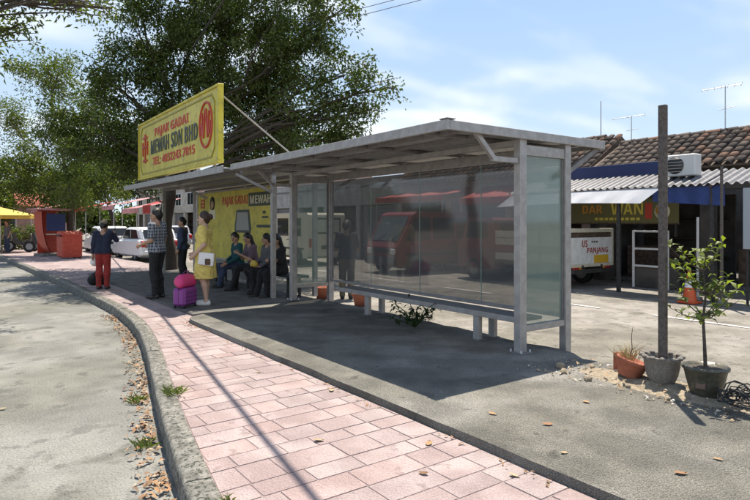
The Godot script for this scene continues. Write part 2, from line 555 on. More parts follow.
func kerb_d(t: float) -> float:
	for i in KERB.size() - 1:
		if t <= KERB[i + 1][0] or i == KERB.size() - 2:
			var p0: Array = KERB[maxi(i - 1, 0)]
			var p1: Array = KERB[i]
			var p2: Array = KERB[i + 1]
			var p3: Array = KERB[mini(i + 2, KERB.size() - 1)]
			var h: float = p2[0] - p1[0]
			var m1: float = (p2[1] - p0[1]) / (p2[0] - p0[0]) * h
			var m2: float = (p3[1] - p1[1]) / (p3[0] - p1[0]) * h
			var u := clampf((t - p1[0]) / h, 0, 1)
			return p1[1] * (2 * u * u * u - 3 * u * u + 1) + m1 * (u * u * u - 2 * u * u + u) + p2[1] * (-2 * u * u * u + 3 * u * u) + m2 * (u * u * u - u * u)
	return 0.0

# a ground sheet cut into cells with slight unevenness
func sheet(called: String, m: Material, d0: float, d1: float, t0: float, t1: float, y: float, step: float, amp: float, sd: int) -> void:
	var n := FastNoiseLite.new()
	n.seed = sd
	n.frequency = .35
	var st := newst()
	st.set_smooth_group(0)
	var nd := int(ceil((d1 - d0) / step))
	var nt := int(ceil((t1 - t0) / step))
	for i in nd:
		for j in nt:
			var q := []
			for o in [[0, 0], [1, 0], [1, 1], [0, 1]]:
				var d: float = d0 + (d1 - d0) * (i + o[0]) / nd
				var t: float = t0 + (t1 - t0) * (j + o[1]) / nt
				q.append(V(d, y + amp * (n.get_noise_2d(d, t) - .5), t))
			face(st, q, Vector3.UP)
	part(called, done(st), m, self).set_meta("kind", "structure")

func make_ground() -> void:
	var g := newst()
	face(g, [V(-900, -.28, -900), V(900, -.28, -900), V(900, -.28, 900), V(-900, -.28, 900)], Vector3.UP)
	part("ground", done(g), M.earth, self).set_meta("kind", "structure")
	sheet("road", M.old_concrete_road, -16, 3.2, -8, 90, -.21, .8, .012, 3)
	sheet("service_road", M.road_far, 5.2, 16.4, -12, 90, -.15, .8, .012, 4)
	# pavement: bed with single slabs
	var pave := struct_node("pavement")
	var bed := PackedVector2Array()
	var t := -5.0
	while t < 30.0:
		bed.append(Vector2(kerb_d(t) - .02, t))
		t += .5
	var right := [[5.9, 30.0], [5.9, 9.6], [2.96, 9.2], [2.96, -5.0]]
	for r in right: bed.append(Vector2(r[0], r[1]))
	part("bed", slab_mesh(bed, -.0645, -.24), M.joint, pave)
	rng.seed = 77
	var zone := PackedVector2Array()
	t = -1.0
	while t <= 9.9:
		zone.append(Vector2(kerb_d(t), t))
		t += .4
	for r in [[3.18, 9.9], [3.18, 9.42], [2.93, 9.1], [2.93, -1.0]]: zone.append(Vector2(r[0], r[1]))
	var count := 0
	var row := 0
	var tc := -.6
	while tc < 9.9:
		var w: float = [.24, .19, .28, .19, .24][row % 5]
		var d := 3.2 + rnd(0, .4)
		while d > .2:
			var l: float = [.36, .24, .46, .30][rng.randi() % 4]
			var q := PackedVector2Array([Vector2(d - l, tc), Vector2(d, tc), Vector2(d, tc + w), Vector2(d - l, tc + w)])
			d -= l
			for piece in Geometry2D.intersect_polygons(q, zone):
				var shr := Geometry2D.offset_polygon(piece, -.003)
				if shr.size() != 1 or Geometry2D.is_polygon_clockwise(shr[0]) and false: continue
				var ar := 0.0
				for i in shr[0].size(): ar += shr[0][i].cross(shr[0][(i + 1) % shr[0].size()])
				if absf(ar) < .012: continue
				var up := -.06 + rnd(-.0015, .0015)
				if count < 296:
					part("paving_slab", slab_mesh(shr[0], up, -.072, .005), M["pink_%d" % (rng.randi() % 5)], pave)
				count += 1
		tc += w
		row += 1
	print("slabs ", count)
	# far part of the pavement, where slabs cannot be told apart
	var far := PackedVector2Array()
	t = 9.92
	while t < 48.0:
		far.append(Vector2(kerb_d(t), t))
		t += .9
	for r in [[5.88, 48.0], [5.88, 19.05], [3.17, 19.05], [3.17, 9.92]]: far.append(Vector2(r[0], r[1]))
	part("far_paving", slab_mesh(far, -.06, -.24), M.pink_2, pave)
	# kerb stones along the bend
	var kerb := struct_node("kerb")
	var nz := FastNoiseLite.new()
	nz.frequency = 2.2
	t = -5.0
	var ks := 0
	while t < 60.0:
		var l := rnd(.9, 1.0) if t < 20 else 2.4
		kerb_stone(kerb, t, t + l - .012, nz, M.kerb, rnd(-.006, .006))
		t += l
		ks += 1
	# platform with the rounded corner
	var p := PackedVector2Array()
	p.append_array([Vector2(2.93, -5), Vector2(2.92, -2)])
	t = 0.0
	while t < 8.9:
		p.append(Vector2(2.92 + .008 * sin(t * 5.0) + rnd(-.006, .006), t))
		t += .3
	p.append_array([Vector2(2.925, 8.95), Vector2(2.96, 9.1), Vector2(3.04, 9.23), Vector2(3.18, 9.33), Vector2(3.6, 9.5), Vector2(4.2, 9.66), Vector2(5.8, 9.85)])
	t = 9.8
	while t > -5.0:
		p.append(Vector2((5.8 if t > 4.0 else 5.62) + rnd(-.045, .045), t))
		t -= .22
	part("platform", slab_mesh(p, 0.0, -.24, .022), M.asphalt, self).set_meta("kind", "structure")
	# floor under the older shelter
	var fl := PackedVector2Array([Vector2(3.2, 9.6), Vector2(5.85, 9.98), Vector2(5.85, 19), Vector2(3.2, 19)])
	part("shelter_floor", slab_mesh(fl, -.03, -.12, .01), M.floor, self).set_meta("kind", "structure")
	# painted lane dashes on the service road
	for a in [[6.55, 7.5], [3.9, 5.5], [9.3, 10.9], [12.6, 14.2], [16, 17.6], [19.4, 21]]:
		var st := newst()
		face(st, [V(9.98, -.1455, a[0]), V(10.08, -.1455, a[0]), V(10.08, -.1455, a[1]), V(9.98, -.1455, a[1])], Vector3.UP)
		part("lane_marking", done(st), M.line_white, self).set_meta("kind", "structure")

func kerb_stone(parent: Node, t0: float, t1: float, nz: FastNoiseLite, m: Material, lift: float) -> void:
	var st := newst()
	st.set_smooth_group(0)
	var prof := [[-.207, -.27], [-.203, -.15], [-.197, -.114], [-.183, -.097], [-.16, -.091], [-.09, -.088], [-.004, -.092], [-.001, -.13]]
	var n := 5
	var rings := []
	for i in n + 1:
		var t := lerpf(t0, t1, float(i) / n)
		var c := kerb_d(t)
		var s := (kerb_d(t + .05) - kerb_d(t - .05)) / .1
		var nrm := Vector2(1, -s).normalized()
		var ring := []
		for q in prof:
			var j := nz.get_noise_3d(t * 1.7, q[0] * 6.0, q[1] * 6.0) * .011
			var endp := -.008 if (i == 0 or i == n) and q[1] > -.13 else 0.0
			var off: float = q[0] * .84 + (j if q[0] < -.02 else 0.0)
			ring.append(V(c + nrm.x * off, q[1] + .04 + lift + j * .5 + endp, t + nrm.y * off))
		rings.append(ring)
	for i in n:
		for k in prof.size() - 1:
			face(st, [rings[i][k], rings[i][k + 1], rings[i + 1][k + 1], rings[i + 1][k]], Vector3(-1, 1, 0) if k < 4 else Vector3(.2, 1, 0))
	st.set_smooth_group(-1)
	face(st, rings[0], Vector3(0, 0, 1))
	face(st, rings[n], Vector3(0, 0, -1))
	part("kerb_stone", done(st), m, parent)

# ------------------------------------------------------------------ the new shelter
func make_shelter() -> void:
	var s := thing("bus_shelter", "new silver metal bus shelter with flat roof and glass walls", "bus shelter", V(5.43, 0, 7.2))
	var o := -V(5.43, 0, 7.2)
	var TL := 10.0
	var TR := 4.46
	# posts
	for t in [TR, TL]:
		box("post", s, M.alu, o + V(5.27, 1.225, t), Vector3(.115, 2.45, .1), .006)
		box("post", s, M.alu, o + V(6.1, 1.145, t), Vector3(.11, 2.61, .1), .006)
		var pl := box("base_plate", s, M.alu_dark, o + V(5.27, .006, t), Vector3(.2, .012, .2), .003)
		for bd in [[-.075, -.075], [.075, -.075], [-.075, .075], [.075, .075]]:
			lathe("bolt", pl, M.galvanised, [[.013, 0], [.013, .016], [.008, .03], [0, .031]], 8, Vector3(bd[0], .006, bd[1]))
		# brackets towards the carriageway and towards the service road
		var br := bar("bracket", s, M.alu, o + V(5.212, 2.2, t), o + V(4.80, 2.2, t), .05, .06)
		part("strut", cbox(Vector3(.05, .055, .40), .004), M.alu, br)
		var strut: MeshInstance3D = br.get_child(0)
		var a := V(4.82, 2.21, t) + o
		var b := V(4.56, 2.455, t) + o
		strut.basis = br.basis.inverse() * Basis.looking_at((b - a).normalized(), Vector3.UP)
		strut.position = br.basis.inverse() * ((a + b) / 2.0 - br.position)
		bar("bracket", s, M.alu_dark, o + V(6.15, 2.12, t), o + V(6.74, 2.44, t), .05, .06)
	# beams
	box("beam", s, M.alu, o + V(5.27, 2.415, (TL + TR) / 2), Vector3(.06, .07, TL - TR - .1), .005)
	box("beam", s, M.alu, o + V(6.1, 2.385, (TL + TR) / 2), Vector3(.06, .13, TL - TR - .1), .005)
	box("bottom_rail", s, M.alu, o + V(6.1, .345, (TL + TR) / 2), Vector3(.05, .05, TL - TR - .1), .005)
	# roof
	var r := Node3D.new()
	r.name = "roof"
	s.add_child(r, true)
	for k in 6:
		var t0 := 4.42 + k * .94
		var st := newst()
		st.set_smooth_group(-1)
		# ribbed sheet: shallow trapezoid ribs running across the street
		var w := .9399
		var nr := 6
		for i in nr:
			var z0 := w * i / nr
			var z1 := w * (i + .62) / nr
			var z2 := w * (i + .72) / nr
			var z3 := w * (i + .9) / nr
			var z4 := w * (i + 1.0) / nr
			var zs := [z0, z1, z2, z3, z4]
			var ys := [0.0, 0.0, .018, .018, 0.0]
			for j in 4:
				face(st, [V(4.1, ys[j], zs[j]), V(6.76, ys[j], zs[j]), V(6.76, ys[j + 1], zs[j + 1]), V(4.1, ys[j + 1], zs[j + 1])], Vector3.UP)
				face(st, [V(4.1, ys[j] - .003, zs[j]), V(6.76, ys[j] - .003, zs[j]), V(6.76, ys[j + 1] - .003, zs[j + 1]), V(4.1, ys[j + 1] - .003, zs[j + 1])], Vector3.DOWN)
		part("roof_sheet", done(st), M.roof_sheet, r, o + V(0, 2.508, t0))
	for d in [4.42, 4.86, 5.62, 6.45]:
		box("purlin", r, M.alu_dark, o + V(d, 2.483, 7.24), Vector3(.05, .044, 5.58), .003)
	for t in [4.9, 6.3, 7.7, 9.1]:
		box("rafter", r, M.alu_dark, o + V(5.43, 2.4795, t), Vector3(2.6, .036, .06), .003)
	box("fascia", r, M.alu, o + V(4.07, 2.495, 7.24), Vector3(.04, .105, 5.74), .004)
	box("fascia", r, M.alu, o + V(6.79, 2.495, 7.24), Vector3(.04, .105, 5.74), .004)
	box("fascia", r, M.alu, o + V(5.43, 2.493, 4.39), Vector3(2.676, .1, .04), .004)
	box("fascia", r, M.alu, o + V(5.43, 2.493, 10.09), Vector3(2.676, .1, .04), .004)
	box("corner_cap", r, M.alu_dark, o + V(4.1, 2.556, 4.42), Vector3(.12, .012, .12), .003)
	# end walls
	for t in [TR, TL]:
		var w := Node3D.new()
		w.name = "end_wall"
		s.add_child(w, true)
		box("rail", w, M.alu, o + V(5.685, .27, t), Vector3(.712, .075, .07), .004)
		box("rail", w, M.alu, o + V(5.685, 2.33, t), Vector3(.712, .12, .07), .004)
		box("pane", w, M.pane_green, o + V(5.685, 1.288, t), Vector3(.70, 1.96, .01), .001)
		box("glazing_bead", w, M.alu_dark, o + V(5.34, 1.288, t), Vector3(.022, 1.95, .03), .002)
		box("glazing_bead", w, M.alu_dark, o + V(6.03, 1.288, t), Vector3(.022, 1.95, .03), .002)
	# rear glazing: four frameless panes
	for k in 4:
		var t0 := 4.52 + k * 1.358
		var t1 := t0 + 1.346
		var pn := box("pane", s, M.pane_rear, o + V(6.1, 1.34, (t0 + t1) / 2), Vector3(.01, 1.935, t1 - t0), .001)
		if k < 3:
			box("edge_strip", pn, M.pane_edge, Vector3(0, 0, -(t1 - t0) / 2 - .0055), Vector3(.013, 1.93, .007), .001)
	# bench
	var b := thing("bench", "narrow grey metal bench along the rear glass of the new shelter", "bench", V(5.55, 0, 6.5))
	var q := -V(5.55, 0, 6.5)
	box("seat", b, M.alu_dark, q + V(5.56, .352, 6.53), Vector3(.36, .04, 4.02), .006)
	box("seat_edge", b, M.alu, q + V(5.372, .343, 6.53), Vector3(.016, .07, 4.02), .003)
	for t in [7.72, 5.28]:
		for d in [5.42, 5.70]:
			var lg := box("leg", b, M.alu, q + V(d, .166, t), Vector3(.07, .332, .1), .005)
			box("foot_plate", lg, M.alu_dark, Vector3(0, -.161, 0), Vector3(.11, .01, .16), .002)

# ------------------------------------------------------------------ the older shelter with the signboard
func make_old_shelter() -> void:
	var s := thing("old_bus_shelter", "older bus shelter under the yellow signboard, with a yellow advertisement as back wall", "bus shelter", V(5.4, -.03, 14))
	var o := -V(5.4, -.03, 14)
	for t in [10.72, 14.4, 18.3]:
		box("post", s, M.alu, o + V(6.16, 1.2, t), Vector3(.09, 2.52, .09), .006)
	for t in [10.72, 18.3]:
		box("post", s, M.alu, o + V(5.2, 1.2, t), Vector3(.09, 2.52, .09), .006)
	for t in [10.72, 14.4, 18.3]:
		bar("bracket", s, M.alu, o + V(5.16, 2.1, t), o + V(4.4, 2.43, t), .05, .055)
	var r := Node3D.new()
	r.name = "roof"
	s.add_child(r, true)
	for k in 8:
		box("roof_sheet", r, M.roof_sheet, o + V(5.45, 2.52, 11.1 + k * .98), Vector3(2.66, .03, .979), .002)
	for d in [4.5, 5.2, 5.9, 6.6]:
		box("purlin", r, M.alu_dark, o + V(d, 2.47, 14.52), Vector3(.06, .07, 7.7), .004)
	box("fascia", r, M.alu, o + V(4.1, 2.5, 14.53), Vector3(.04, .13, 7.84), .004)
	box("fascia", r, M.alu, o + V(6.81, 2.5, 14.53), Vector3(.04, .13, 7.84), .004)
	# back wall advertisement
	var a := Node3D.new()
	a.name = "advertisement"
	s.add_child(a, true)
	var x := 6.085
	box("panel", a, M.yellow_sign, o + V(x + .02, 1.42, 15.15), Vector3(.03, 1.86, 5.3), .003)
	for z in [[1.42, 12.47], [1.42, 17.83]]:
		box("frame", a, M.alu, o + V(x + .02, z[0], z[1]), Vector3(.05, 1.96, .05), .004)
	box("frame", a, M.alu, o + V(x + .02, 2.375, 15.15), Vector3(.05, .05, 5.31), .004)
	box("frame", a, M.alu, o + V(x + .02, .465, 15.15), Vector3(.05, .05, 5.31), .004)
	box("lower_panel", s, M.alu_dark, o + V(6.12, .22, 15.15), Vector3(.02, .44, 5.3), .003)
	text("lettering", a, "PAJAK GADAI", M.sign_red, o + V(x, 2.08, 14.9), -90, .22, 1.75)
	box("print_band", a, M.sign_black, o + V(x + .001, 2.07, 13.26), Vector3(.006, .34, 1.42), .001)
	text("lettering", a, "MEWAH", M.sign_cream, o + V(x - .006, 2.06, 13.26), -90, .2, 1.2)
	for q in [[1.74, 13.05, .07, .16], [1.62, 13.0, .05, .34], [1.4, 13.0, .07, .95]]:
		box("print_line", a, M.sign_black, o + V(x, q[0], q[1]), Vector3(.006, q[2], q[3]), .001)
	# a dark rounded television shape in the print
	var st := newst()
	add_prism(st, PackedVector2Array([Vector2(-.5, -.3), Vector2(.5, -.3), Vector2(.54, -.2), Vector2(.42, .26), Vector2(.36, .3), Vector2(-.36, .3), Vector2(-.42, .26), Vector2(-.54, -.2)]), .006, 0.0)
	part("print_shape", done(st), M.sign_black, a, o + V(x + .001, 1.52, 14.35))
	st = newst()
	add_prism(st, PackedVector2Array([Vector2(-.43, -.23), Vector2(.43, -.23), Vector2(.34, .23), Vector2(-.34, .23)]), .006, 0.0)
	part("print_shape", done(st), M.poster_grey, a, o + V(x - .006, 1.52, 14.35))
	# portrait and the red emblem
	lathe("print_shape", a, M.sign_black, [[0, 0], [.2, 0], [.2, .005], [0, .005]], 18, o + V(x + .002, 2.04, 16.55), Vector3(0, 0, 90))
	lathe("print_shape", a, M.skin_print, [[0, 0], [.12, 0], [.12, .004], [0, .004]], 16, o + V(x - .004, 2.0, 16.55), Vector3(0, 0, 90))
	box("print_shape", a, M.sign_cream, o + V(x, 1.72, 16.55), Vector3(.006, .26, .5), .002)
	for q in [[0.0, .0, .36, .05], [.1, .0, .3, .05], [-.1, .0, .3, .05], [0.0, -.14, .05, .34], [0.0, .14, .05, .3]]:
		box("emblem_stroke", a, M.sign_red, o + V(x, 2.04 + q[0], 17.35 + q[1]), Vector3(.006, q[3], q[2]), .001)
	# bench inside
	var b := thing("old_bench", "dark bench inside the older shelter, under the seated people", "bench", V(5.55, -.03, 12.6))
	box("seat", b, M.dark_metal, Vector3(.05, .43, 0), Vector3(.38, .05, 4.6), .008)
	for t in [-2.0, 0.0, 2.0]:
		for d in [-.08, .18]:
			box("leg", b, M.dark_metal, Vector3(d, .2, t), Vector3(.05, .41, .05), .004)
	# signboard on the roof
	var g := thing("signboard", "large yellow pawnshop signboard on the roof of the older shelter", "signboard", V(4.14, 2.6, 13.77))
	var H := 1.47
	var L := 5.95
	var c := Vector3(0, .06 + H / 2, 0)
	box("panel", g, M.yellow_sign, c, Vector3(.08, H, L), .006)
	for y in [-1.0, 1.0]:
		box("frame", g, M.yellow_frame, c + Vector3(-.01, y * (H / 2 - .001), 0), Vector3(.12, .05, L + .05), .006)
		box("frame", g, M.yellow_frame, c + Vector3(-.01, 0, y * (L / 2)), Vector3(.11, H - .055, .05), .006)
	# thin dark border with cut corners
	var pts := []
	var hw := L / 2 - .22
	var hh := H / 2 - .12
	var cut := .17
	for q in [[-hw + cut, hh], [hw - cut, hh], [hw, hh - cut], [hw, -hh + cut], [hw - cut, -hh], [-hw + cut, -hh], [-hw, -hh + cut], [-hw, hh - cut]]:
		pts.append(c + Vector3(-.043, q[1], q[0]))
	for i in 8:
		bar("border_line", g, M.sign_edge, pts[i], pts[(i + 1) % 8], .03, .03, .001)
	text("lettering", g, "PAJAK GADAI", M.sign_red, c + Vector3(-.046, .36, -.12), -90, .2, 2.6, .012)
	text("lettering", g, "MEWAH SDN BHD", M.sign_black, c + Vector3(-.046, .0, .0), -90, .34, 3.55, .014)
	text("lettering", g, "TEL: 4032243 7015", M.sign_red, c + Vector3(-.046, -.36, -.0), -90, .19, 3.2, .012)
	# oval emblem towards the near end, figure emblem towards the far end
	var em := Node3D.new()
	em.name = "emblem"
	g.add_child(em, true)
	em.position = c + Vector3(-.045, .06, 2.27)
	var ov := []
	for k in 25:
		var an := TAU * k / 24.0
		ov.append(Vector3(0, sin(an) * .45, cos(an) * .36))
	var ste := newst()
	add_tube(ste, ov, range(25).map(func(_i): return .028), 5, false)
	part("ring", done(ste), M.sign_red, em)
	for k in [[-.2, .26, -.12, -.26], [-.12, -.26, -.03, .3], [-.03, .3, .03, .3], [.03, .3, .12, -.26], [.12, -.26, .2, .26], [-.26, .06, -.2, -.2], [.26, .06, .2, -.2]]:
		bar("stroke", em, M.sign_red, Vector3(0, k[1], k[0]), Vector3(0, k[3], k[2]), .04, .05, .001)
	var em2 := Node3D.new()
	em2.name = "emblem"
	g.add_child(em2, true)
	em2.position = c + Vector3(-.045, .02, -2.3)
	for k in [[-.2, .3, .2, .3], [0, .4, 0, -.36], [-.24, .06, .24, .06], [-.2, -.3, .2, -.3], [-.22, .2, -.22, -.16], [.22, .2, .22, -.16]]:
		bar("stroke", em2, M.sign_red, Vector3(0, k[1], k[0]), Vector3(0, k[3], k[2]), .05, .05, .001)
	for z in [-1.0, 1.0]:
		box("seam", g, M.sign_edge, c + Vector3(-.0405, 0, z * L / 6), Vector3(.002, H - .06, .006), .0003)
	for z in [-2.85, -1.9, -.95, 0.0, .95, 1.9, 2.85]:
		for y in [-.66, .66]:
			lathe("screw", g, M.galvanised, [[0, 0], [.014, 0], [.01, .006], [0, .007]], 8, c + Vector3(-.041, y, z), Vector3(0, 0, 90))
	for z in [-2.4, -.8, .8, 2.4]:
		box("support", g, M.alu_dark, Vector3(.09, .62, z), Vector3(.05, 1.34, .05), .004)
	for z in [2.9, -2.9]:
		tube("stay", g, M.alu, [Vector3(.05, 1.35, z), Vector3(2.2, -.02, z - .25)], [.016, .016], 6)

# ------------------------------------------------------------------ plants
func add_leaf(st: SurfaceTool, at: Vector3, along: Vector3, up: Vector3, l: float, w: float, tint: Color, droop := .25, simple := false) -> void:
	st.set_smooth_group(0)
	var side := along.cross(up).normalized()
	var nrm := side.cross(along).normalized()
	var a := at
	var m := at + along * l * .5 + nrm * l * .06
	var e := at + along * l - nrm * l * droop
	var p := m + side * w * .5 + nrm * w * .15
	var q := m - side * w * .5 + nrm * w * .15
	st.set_color(tint)
	var order := [a, p, e, a, e, q] if simple else [a, p, m, a, m, q, p, e, m, m, e, q]
	for v in order:
		st.add_vertex(v)

func leaf_clusters(sd: int, n: int, spread: float, l: float, w: float) -> Array:
	var r := RandomNumberGenerator.new()
	r.seed = sd * 91
	var out := []
	for i in 8:
		var g := lerpf(.62, 1.4, i / 7.0)
		var warm := r.randf_range(-.12, .2)
		out.append(leaf_cluster(sd * 10 + i, n, spread, l, w, .5, Color(g * (1.0 + warm), g, g * (1.0 - warm * .6))))
	return out

func leaf_cluster(sd: int, n: int, spread: float, l: float, w: float, flatness := .5, tint := Color.WHITE) -> ArrayMesh:
	var r := RandomNumberGenerator.new()
	r.seed = sd
	var st := newst()
	for i in n:
		var dir := Vector3(r.randfn(), r.randfn() * flatness, r.randfn()).normalized()
		var at := dir * spread * r.randf_range(.15, 1.0)
		var al := (dir + Vector3(r.randfn(), r.randfn() - .5, r.randfn()) * .5).normalized()
		var up := Vector3(r.randfn() * .6, 1.0, r.randfn() * .6).normalized()
		if absf(al.dot(up)) > .95: up = Vector3.RIGHT
		var g := r.randf_range(.7, 1.3)
		add_leaf(st, at, al, up, l * r.randf_range(.7, 1.25), w * r.randf_range(.8, 1.2), Color(g * tint.r, g * r.randf_range(.95, 1.05) * tint.g, g * .9 * tint.b), .25, true)
	return done(st)

func limb_path(a: Vector3, b: Vector3, sag: float, n := 6) -> Array:
	var out := []
	var side := Vector3(rnd(-1, 1), rnd(-.3, .3), rnd(-1, 1)) * a.distance_to(b) * .12
	for i in n + 1:
		var u := float(i) / n
		var p := a.lerp(b, u)
		p.y += sag * sin(u * PI) * a.distance_to(b)
		p += side * sin(u * PI) + Vector3(rnd(-1, 1), rnd(-1, 1), rnd(-1, 1)) * .03 * a.distance_to(b) * (1.0 if i > 0 and i < n else 0.0)
		out.append(p)
	return out

func taper(n: int, a: float, b: float) -> Array:
	var out := []
	for i in n: out.append(lerpf(a, b, float(i) / (n - 1)))
	return out

# blobs: [world centre, radius]; fork: where the limbs leave the trunk
func make_tree(called: String, label: String, foot: Vector3, fork: Vector3, tr: float, blobs: Array, per_m3: float, leaf_m: String, cl: Array, sd: int, holes := .12, cl_scale := 1.0, group := "", stems := 1) -> Node3D:
	rng.seed = sd
	var t := thing(called, label, "tree", foot, 0, group)
	var st := newst()
	var path := limb_path(foot, fork, 0.0, 6)
	var radii := taper(7, tr, tr * .62)
	radii[0] = tr * 1.45
	radii[1] = tr * 1.08
	for i in path.size(): path[i] -= foot
	path[0].y -= .15
	add_tube(st, path, radii, 12)
	part("trunk", done(st), M.bark, t)
	var nz := FastNoiseLite.new()
	nz.seed = sd
	nz.frequency = .9
	var crown := newst()
	var many := 0
	for b in blobs:
		var c: Vector3 = b[0]
		var r: float = b[1]
		var lst := newst()
		var start: Vector3 = path[5 + rng.randi() % 2] + foot
		var lp := limb_path(start, c, .05, 7)
		var l0 := tr * rnd(.16, .27)
		for i in lp.size(): lp[i] -= foot
		add_tube(lst, lp, taper(8, l0, .028), 7)
		# twigs into the clump
		for k in 7:
			var dir := Vector3(rnd(-1, 1), rnd(-.5, 1), rnd(-1, 1)).normalized()
			var s: Vector3 = lp[4 + rng.randi() % 4]
			var e := c - foot + dir * r * rnd(.5, .95)
			var tp := limb_path(s, e, .04, 4)
			add_tube(lst, tp, taper(5, .022 + l0 * .12, .006), 5, false)
		part("limb", done(lst), M.bark, t)
		var n := int(r * r * r * 4.19 * per_m3)
		var subs := []
		for k in 8 + int(r * 5.0):
			var dir := Vector3(rng.randfn(), rng.randfn() * .85, rng.randfn()).normalized()
			subs.append([c + dir * r * rnd(.25, 1.02), r * rnd(.18, .3)])
		for k in n:
			var sc: Array = subs[rng.randi() % subs.size()]
			var dir := Vector3(rng.randfn(), rng.randfn() * .7, rng.randfn()).normalized()
			var p: Vector3 = sc[0] + dir * sc[1] * pow(rng.randf(), .45)
			if k % 5 < 2: p = c + dir * r * pow(rng.randf(), .4)
			if nz.get_noise_3dv(p) < holes * 2.0 - .26: continue
			var bas := Basis.from_euler(Vector3(rnd(-.6, .6), rnd(0, TAU), rnd(-.6, .6))).scaled(Vector3.ONE * rnd(.75, 1.25) * cl_scale)
			crown.append_from(cl[rng.randi() % 8], 0, Transform3D(bas, p - foot))
			many += 1
	part("crown", crown.commit(), M[leaf_m], t)
	print(called, " clusters ", many)
	return t

func make_trees() -> void:
	var big := leaf_clusters(1, 20, .30, .115, .048)
	var fine := leaf_clusters(2, 22, .36, .12, .042)
	var coarse := leaf_clusters(3, 18, .6, .3, .14)
	make_tree("rain_tree", "large dark broadleaf tree rising behind the older shelter and its yellow signboard", V(5.6, -.1, 19.3), V(5.75, 3.3, 18.9), .27, [[V(3.93, 5.73, 19.35), 1.17], [V(5.02, 7.12, 19.18), 1.46], [V(5.55, 4.99, 19.42), 1.56], [V(6.76, 7.58, 17.31), 1.79], [V(7.34, 5.53, 17.51), 1.65], [V(8.40, 6.96, 15.52), 1.38], [V(8.45, 4.77, 14.87), 1.28], [V(9.23, 5.79, 14.30), 0.93], [V(9.67, 4.11, 14.60), 0.78], [V(9.94, 5.29, 13.17), 0.48], [V(3.97, 4.17, 20.56), 1.37], [V(5.15, 3.63, 20.94), 1.30], [V(3.26, 5.08, 21.69), 1.00], [V(5.89, 9.28, 17.94), 1.85], [V(8.04, 9.06, 15.78), 1.65], [V(8.99, 7.54, 14.48), 0.87], [V(4.38, 8.66, 19.03), 1.05], [V(9.82, 4.77, 13.88), 0.47], [V(8.35, 4.31, 18.63), 1.37], [V(8.33, 4.66, 17.42), 1.11], [V(8.88, 3.78, 16.40), 0.95], [V(9.39, 3.48, 15.42), 0.74], [V(7.93, 3.97, 18.93), 1.17], [V(9.46, 4.82, 14.13), 0.70], [V(6.35, 6.13, 18.85), 1.30], [V(8.11, 6.32, 16.96), 1.14], [V(3.62, 3.97, 22.04), 1.03]], 26.0, "leaf_mid", big, 201, .0)
	make_tree("street_tree", "lighter green feathery tree at the far left, beyond the red bin", V(4.6, -.1, 30.6), V(4.4, 3.0, 30.2), .2, [[V(3.44, 8.06, 29.57), 1.34], [V(2.52, 4.14, 31.46), 1.39], [V(3.87, 5.38, 29.26), 1.25], [V(5.00, 3.68, 29.68), 1.57], [V(5.07, 6.72, 28.39), 0.80], [V(3.19, 2.98, 30.98), 1.11], [V(4.18, 2.6, 27.80), 0.86], [V(2.14, 6.40, 32.97), 1.06], [V(5.64, 2.98, 29.22), 1.20]], 24.0, "leaf_light", fine, 202, .02, 1.1)
	make_tree("roadside_tree", "tree at the left edge whose leafy branch ends hang into the top left corner", V(-3.6, -.27, 15.0), V(-3.0, 4.2, 15.0), .22, [[V(0.95, 5.49, 14.10), 0.54], [V(2.12, 5.99, 13.26), 0.49], [V(2.51, 5.72, 12.36), 0.28], [V(0.08, 5.66, 14.73), 1.03], [V(1.42, 6.58, 13.77), 0.82], [V(-0.25, 6.89, 14.97), 1.23], [V(0.67, 4.73, 14.31), 0.29], [V(-1.8, 7.2, 14.6), 1.5], [V(-3.4, 7.4, 14.0), 1.7], [V(-4.2, 6.4, 16.2), 1.5], [V(-2.4, 8.4, 16.0), 1.4]], 30.0, "leaf_light", fine, 203, .0)
	var k := 0
	for q in [[-4.5, 47, 7.0, "leaf_mid", "round green tree on the far left horizon, nearest the left edge"], [0.6, 55, 8.0, "leaf_light", "pale green tree on the far left horizon behind the yellow umbrella"], [6.4, 50, 6.5, "leaf_mid", "green tree far down the street behind the red bin"], [11.5, 58, 9.0, "leaf_dark", "dark tree far down the service road behind the pink awnings"], [-9.5, 62, 9.5, "leaf_dark", "tall dark tree far away at the left edge of the view"]]:
		var f := V(q[0], -.28, q[1])
		var h: float = q[2]
		var bl := []
		rng.seed = 300 + k
		for i in 6:
			bl.append([f + Vector3(rnd(-.28, .28) * h, h * rnd(.38, .85), rnd(-.28, .28) * h), h * rnd(.17, .24)])
		make_tree("far_tree", q[4], f, f + Vector3(0, h * .36, 0), h * .03, bl, 9.0, q[3], coarse, 310 + k, .1, 1.0, "trees far down the street")
		k += 1

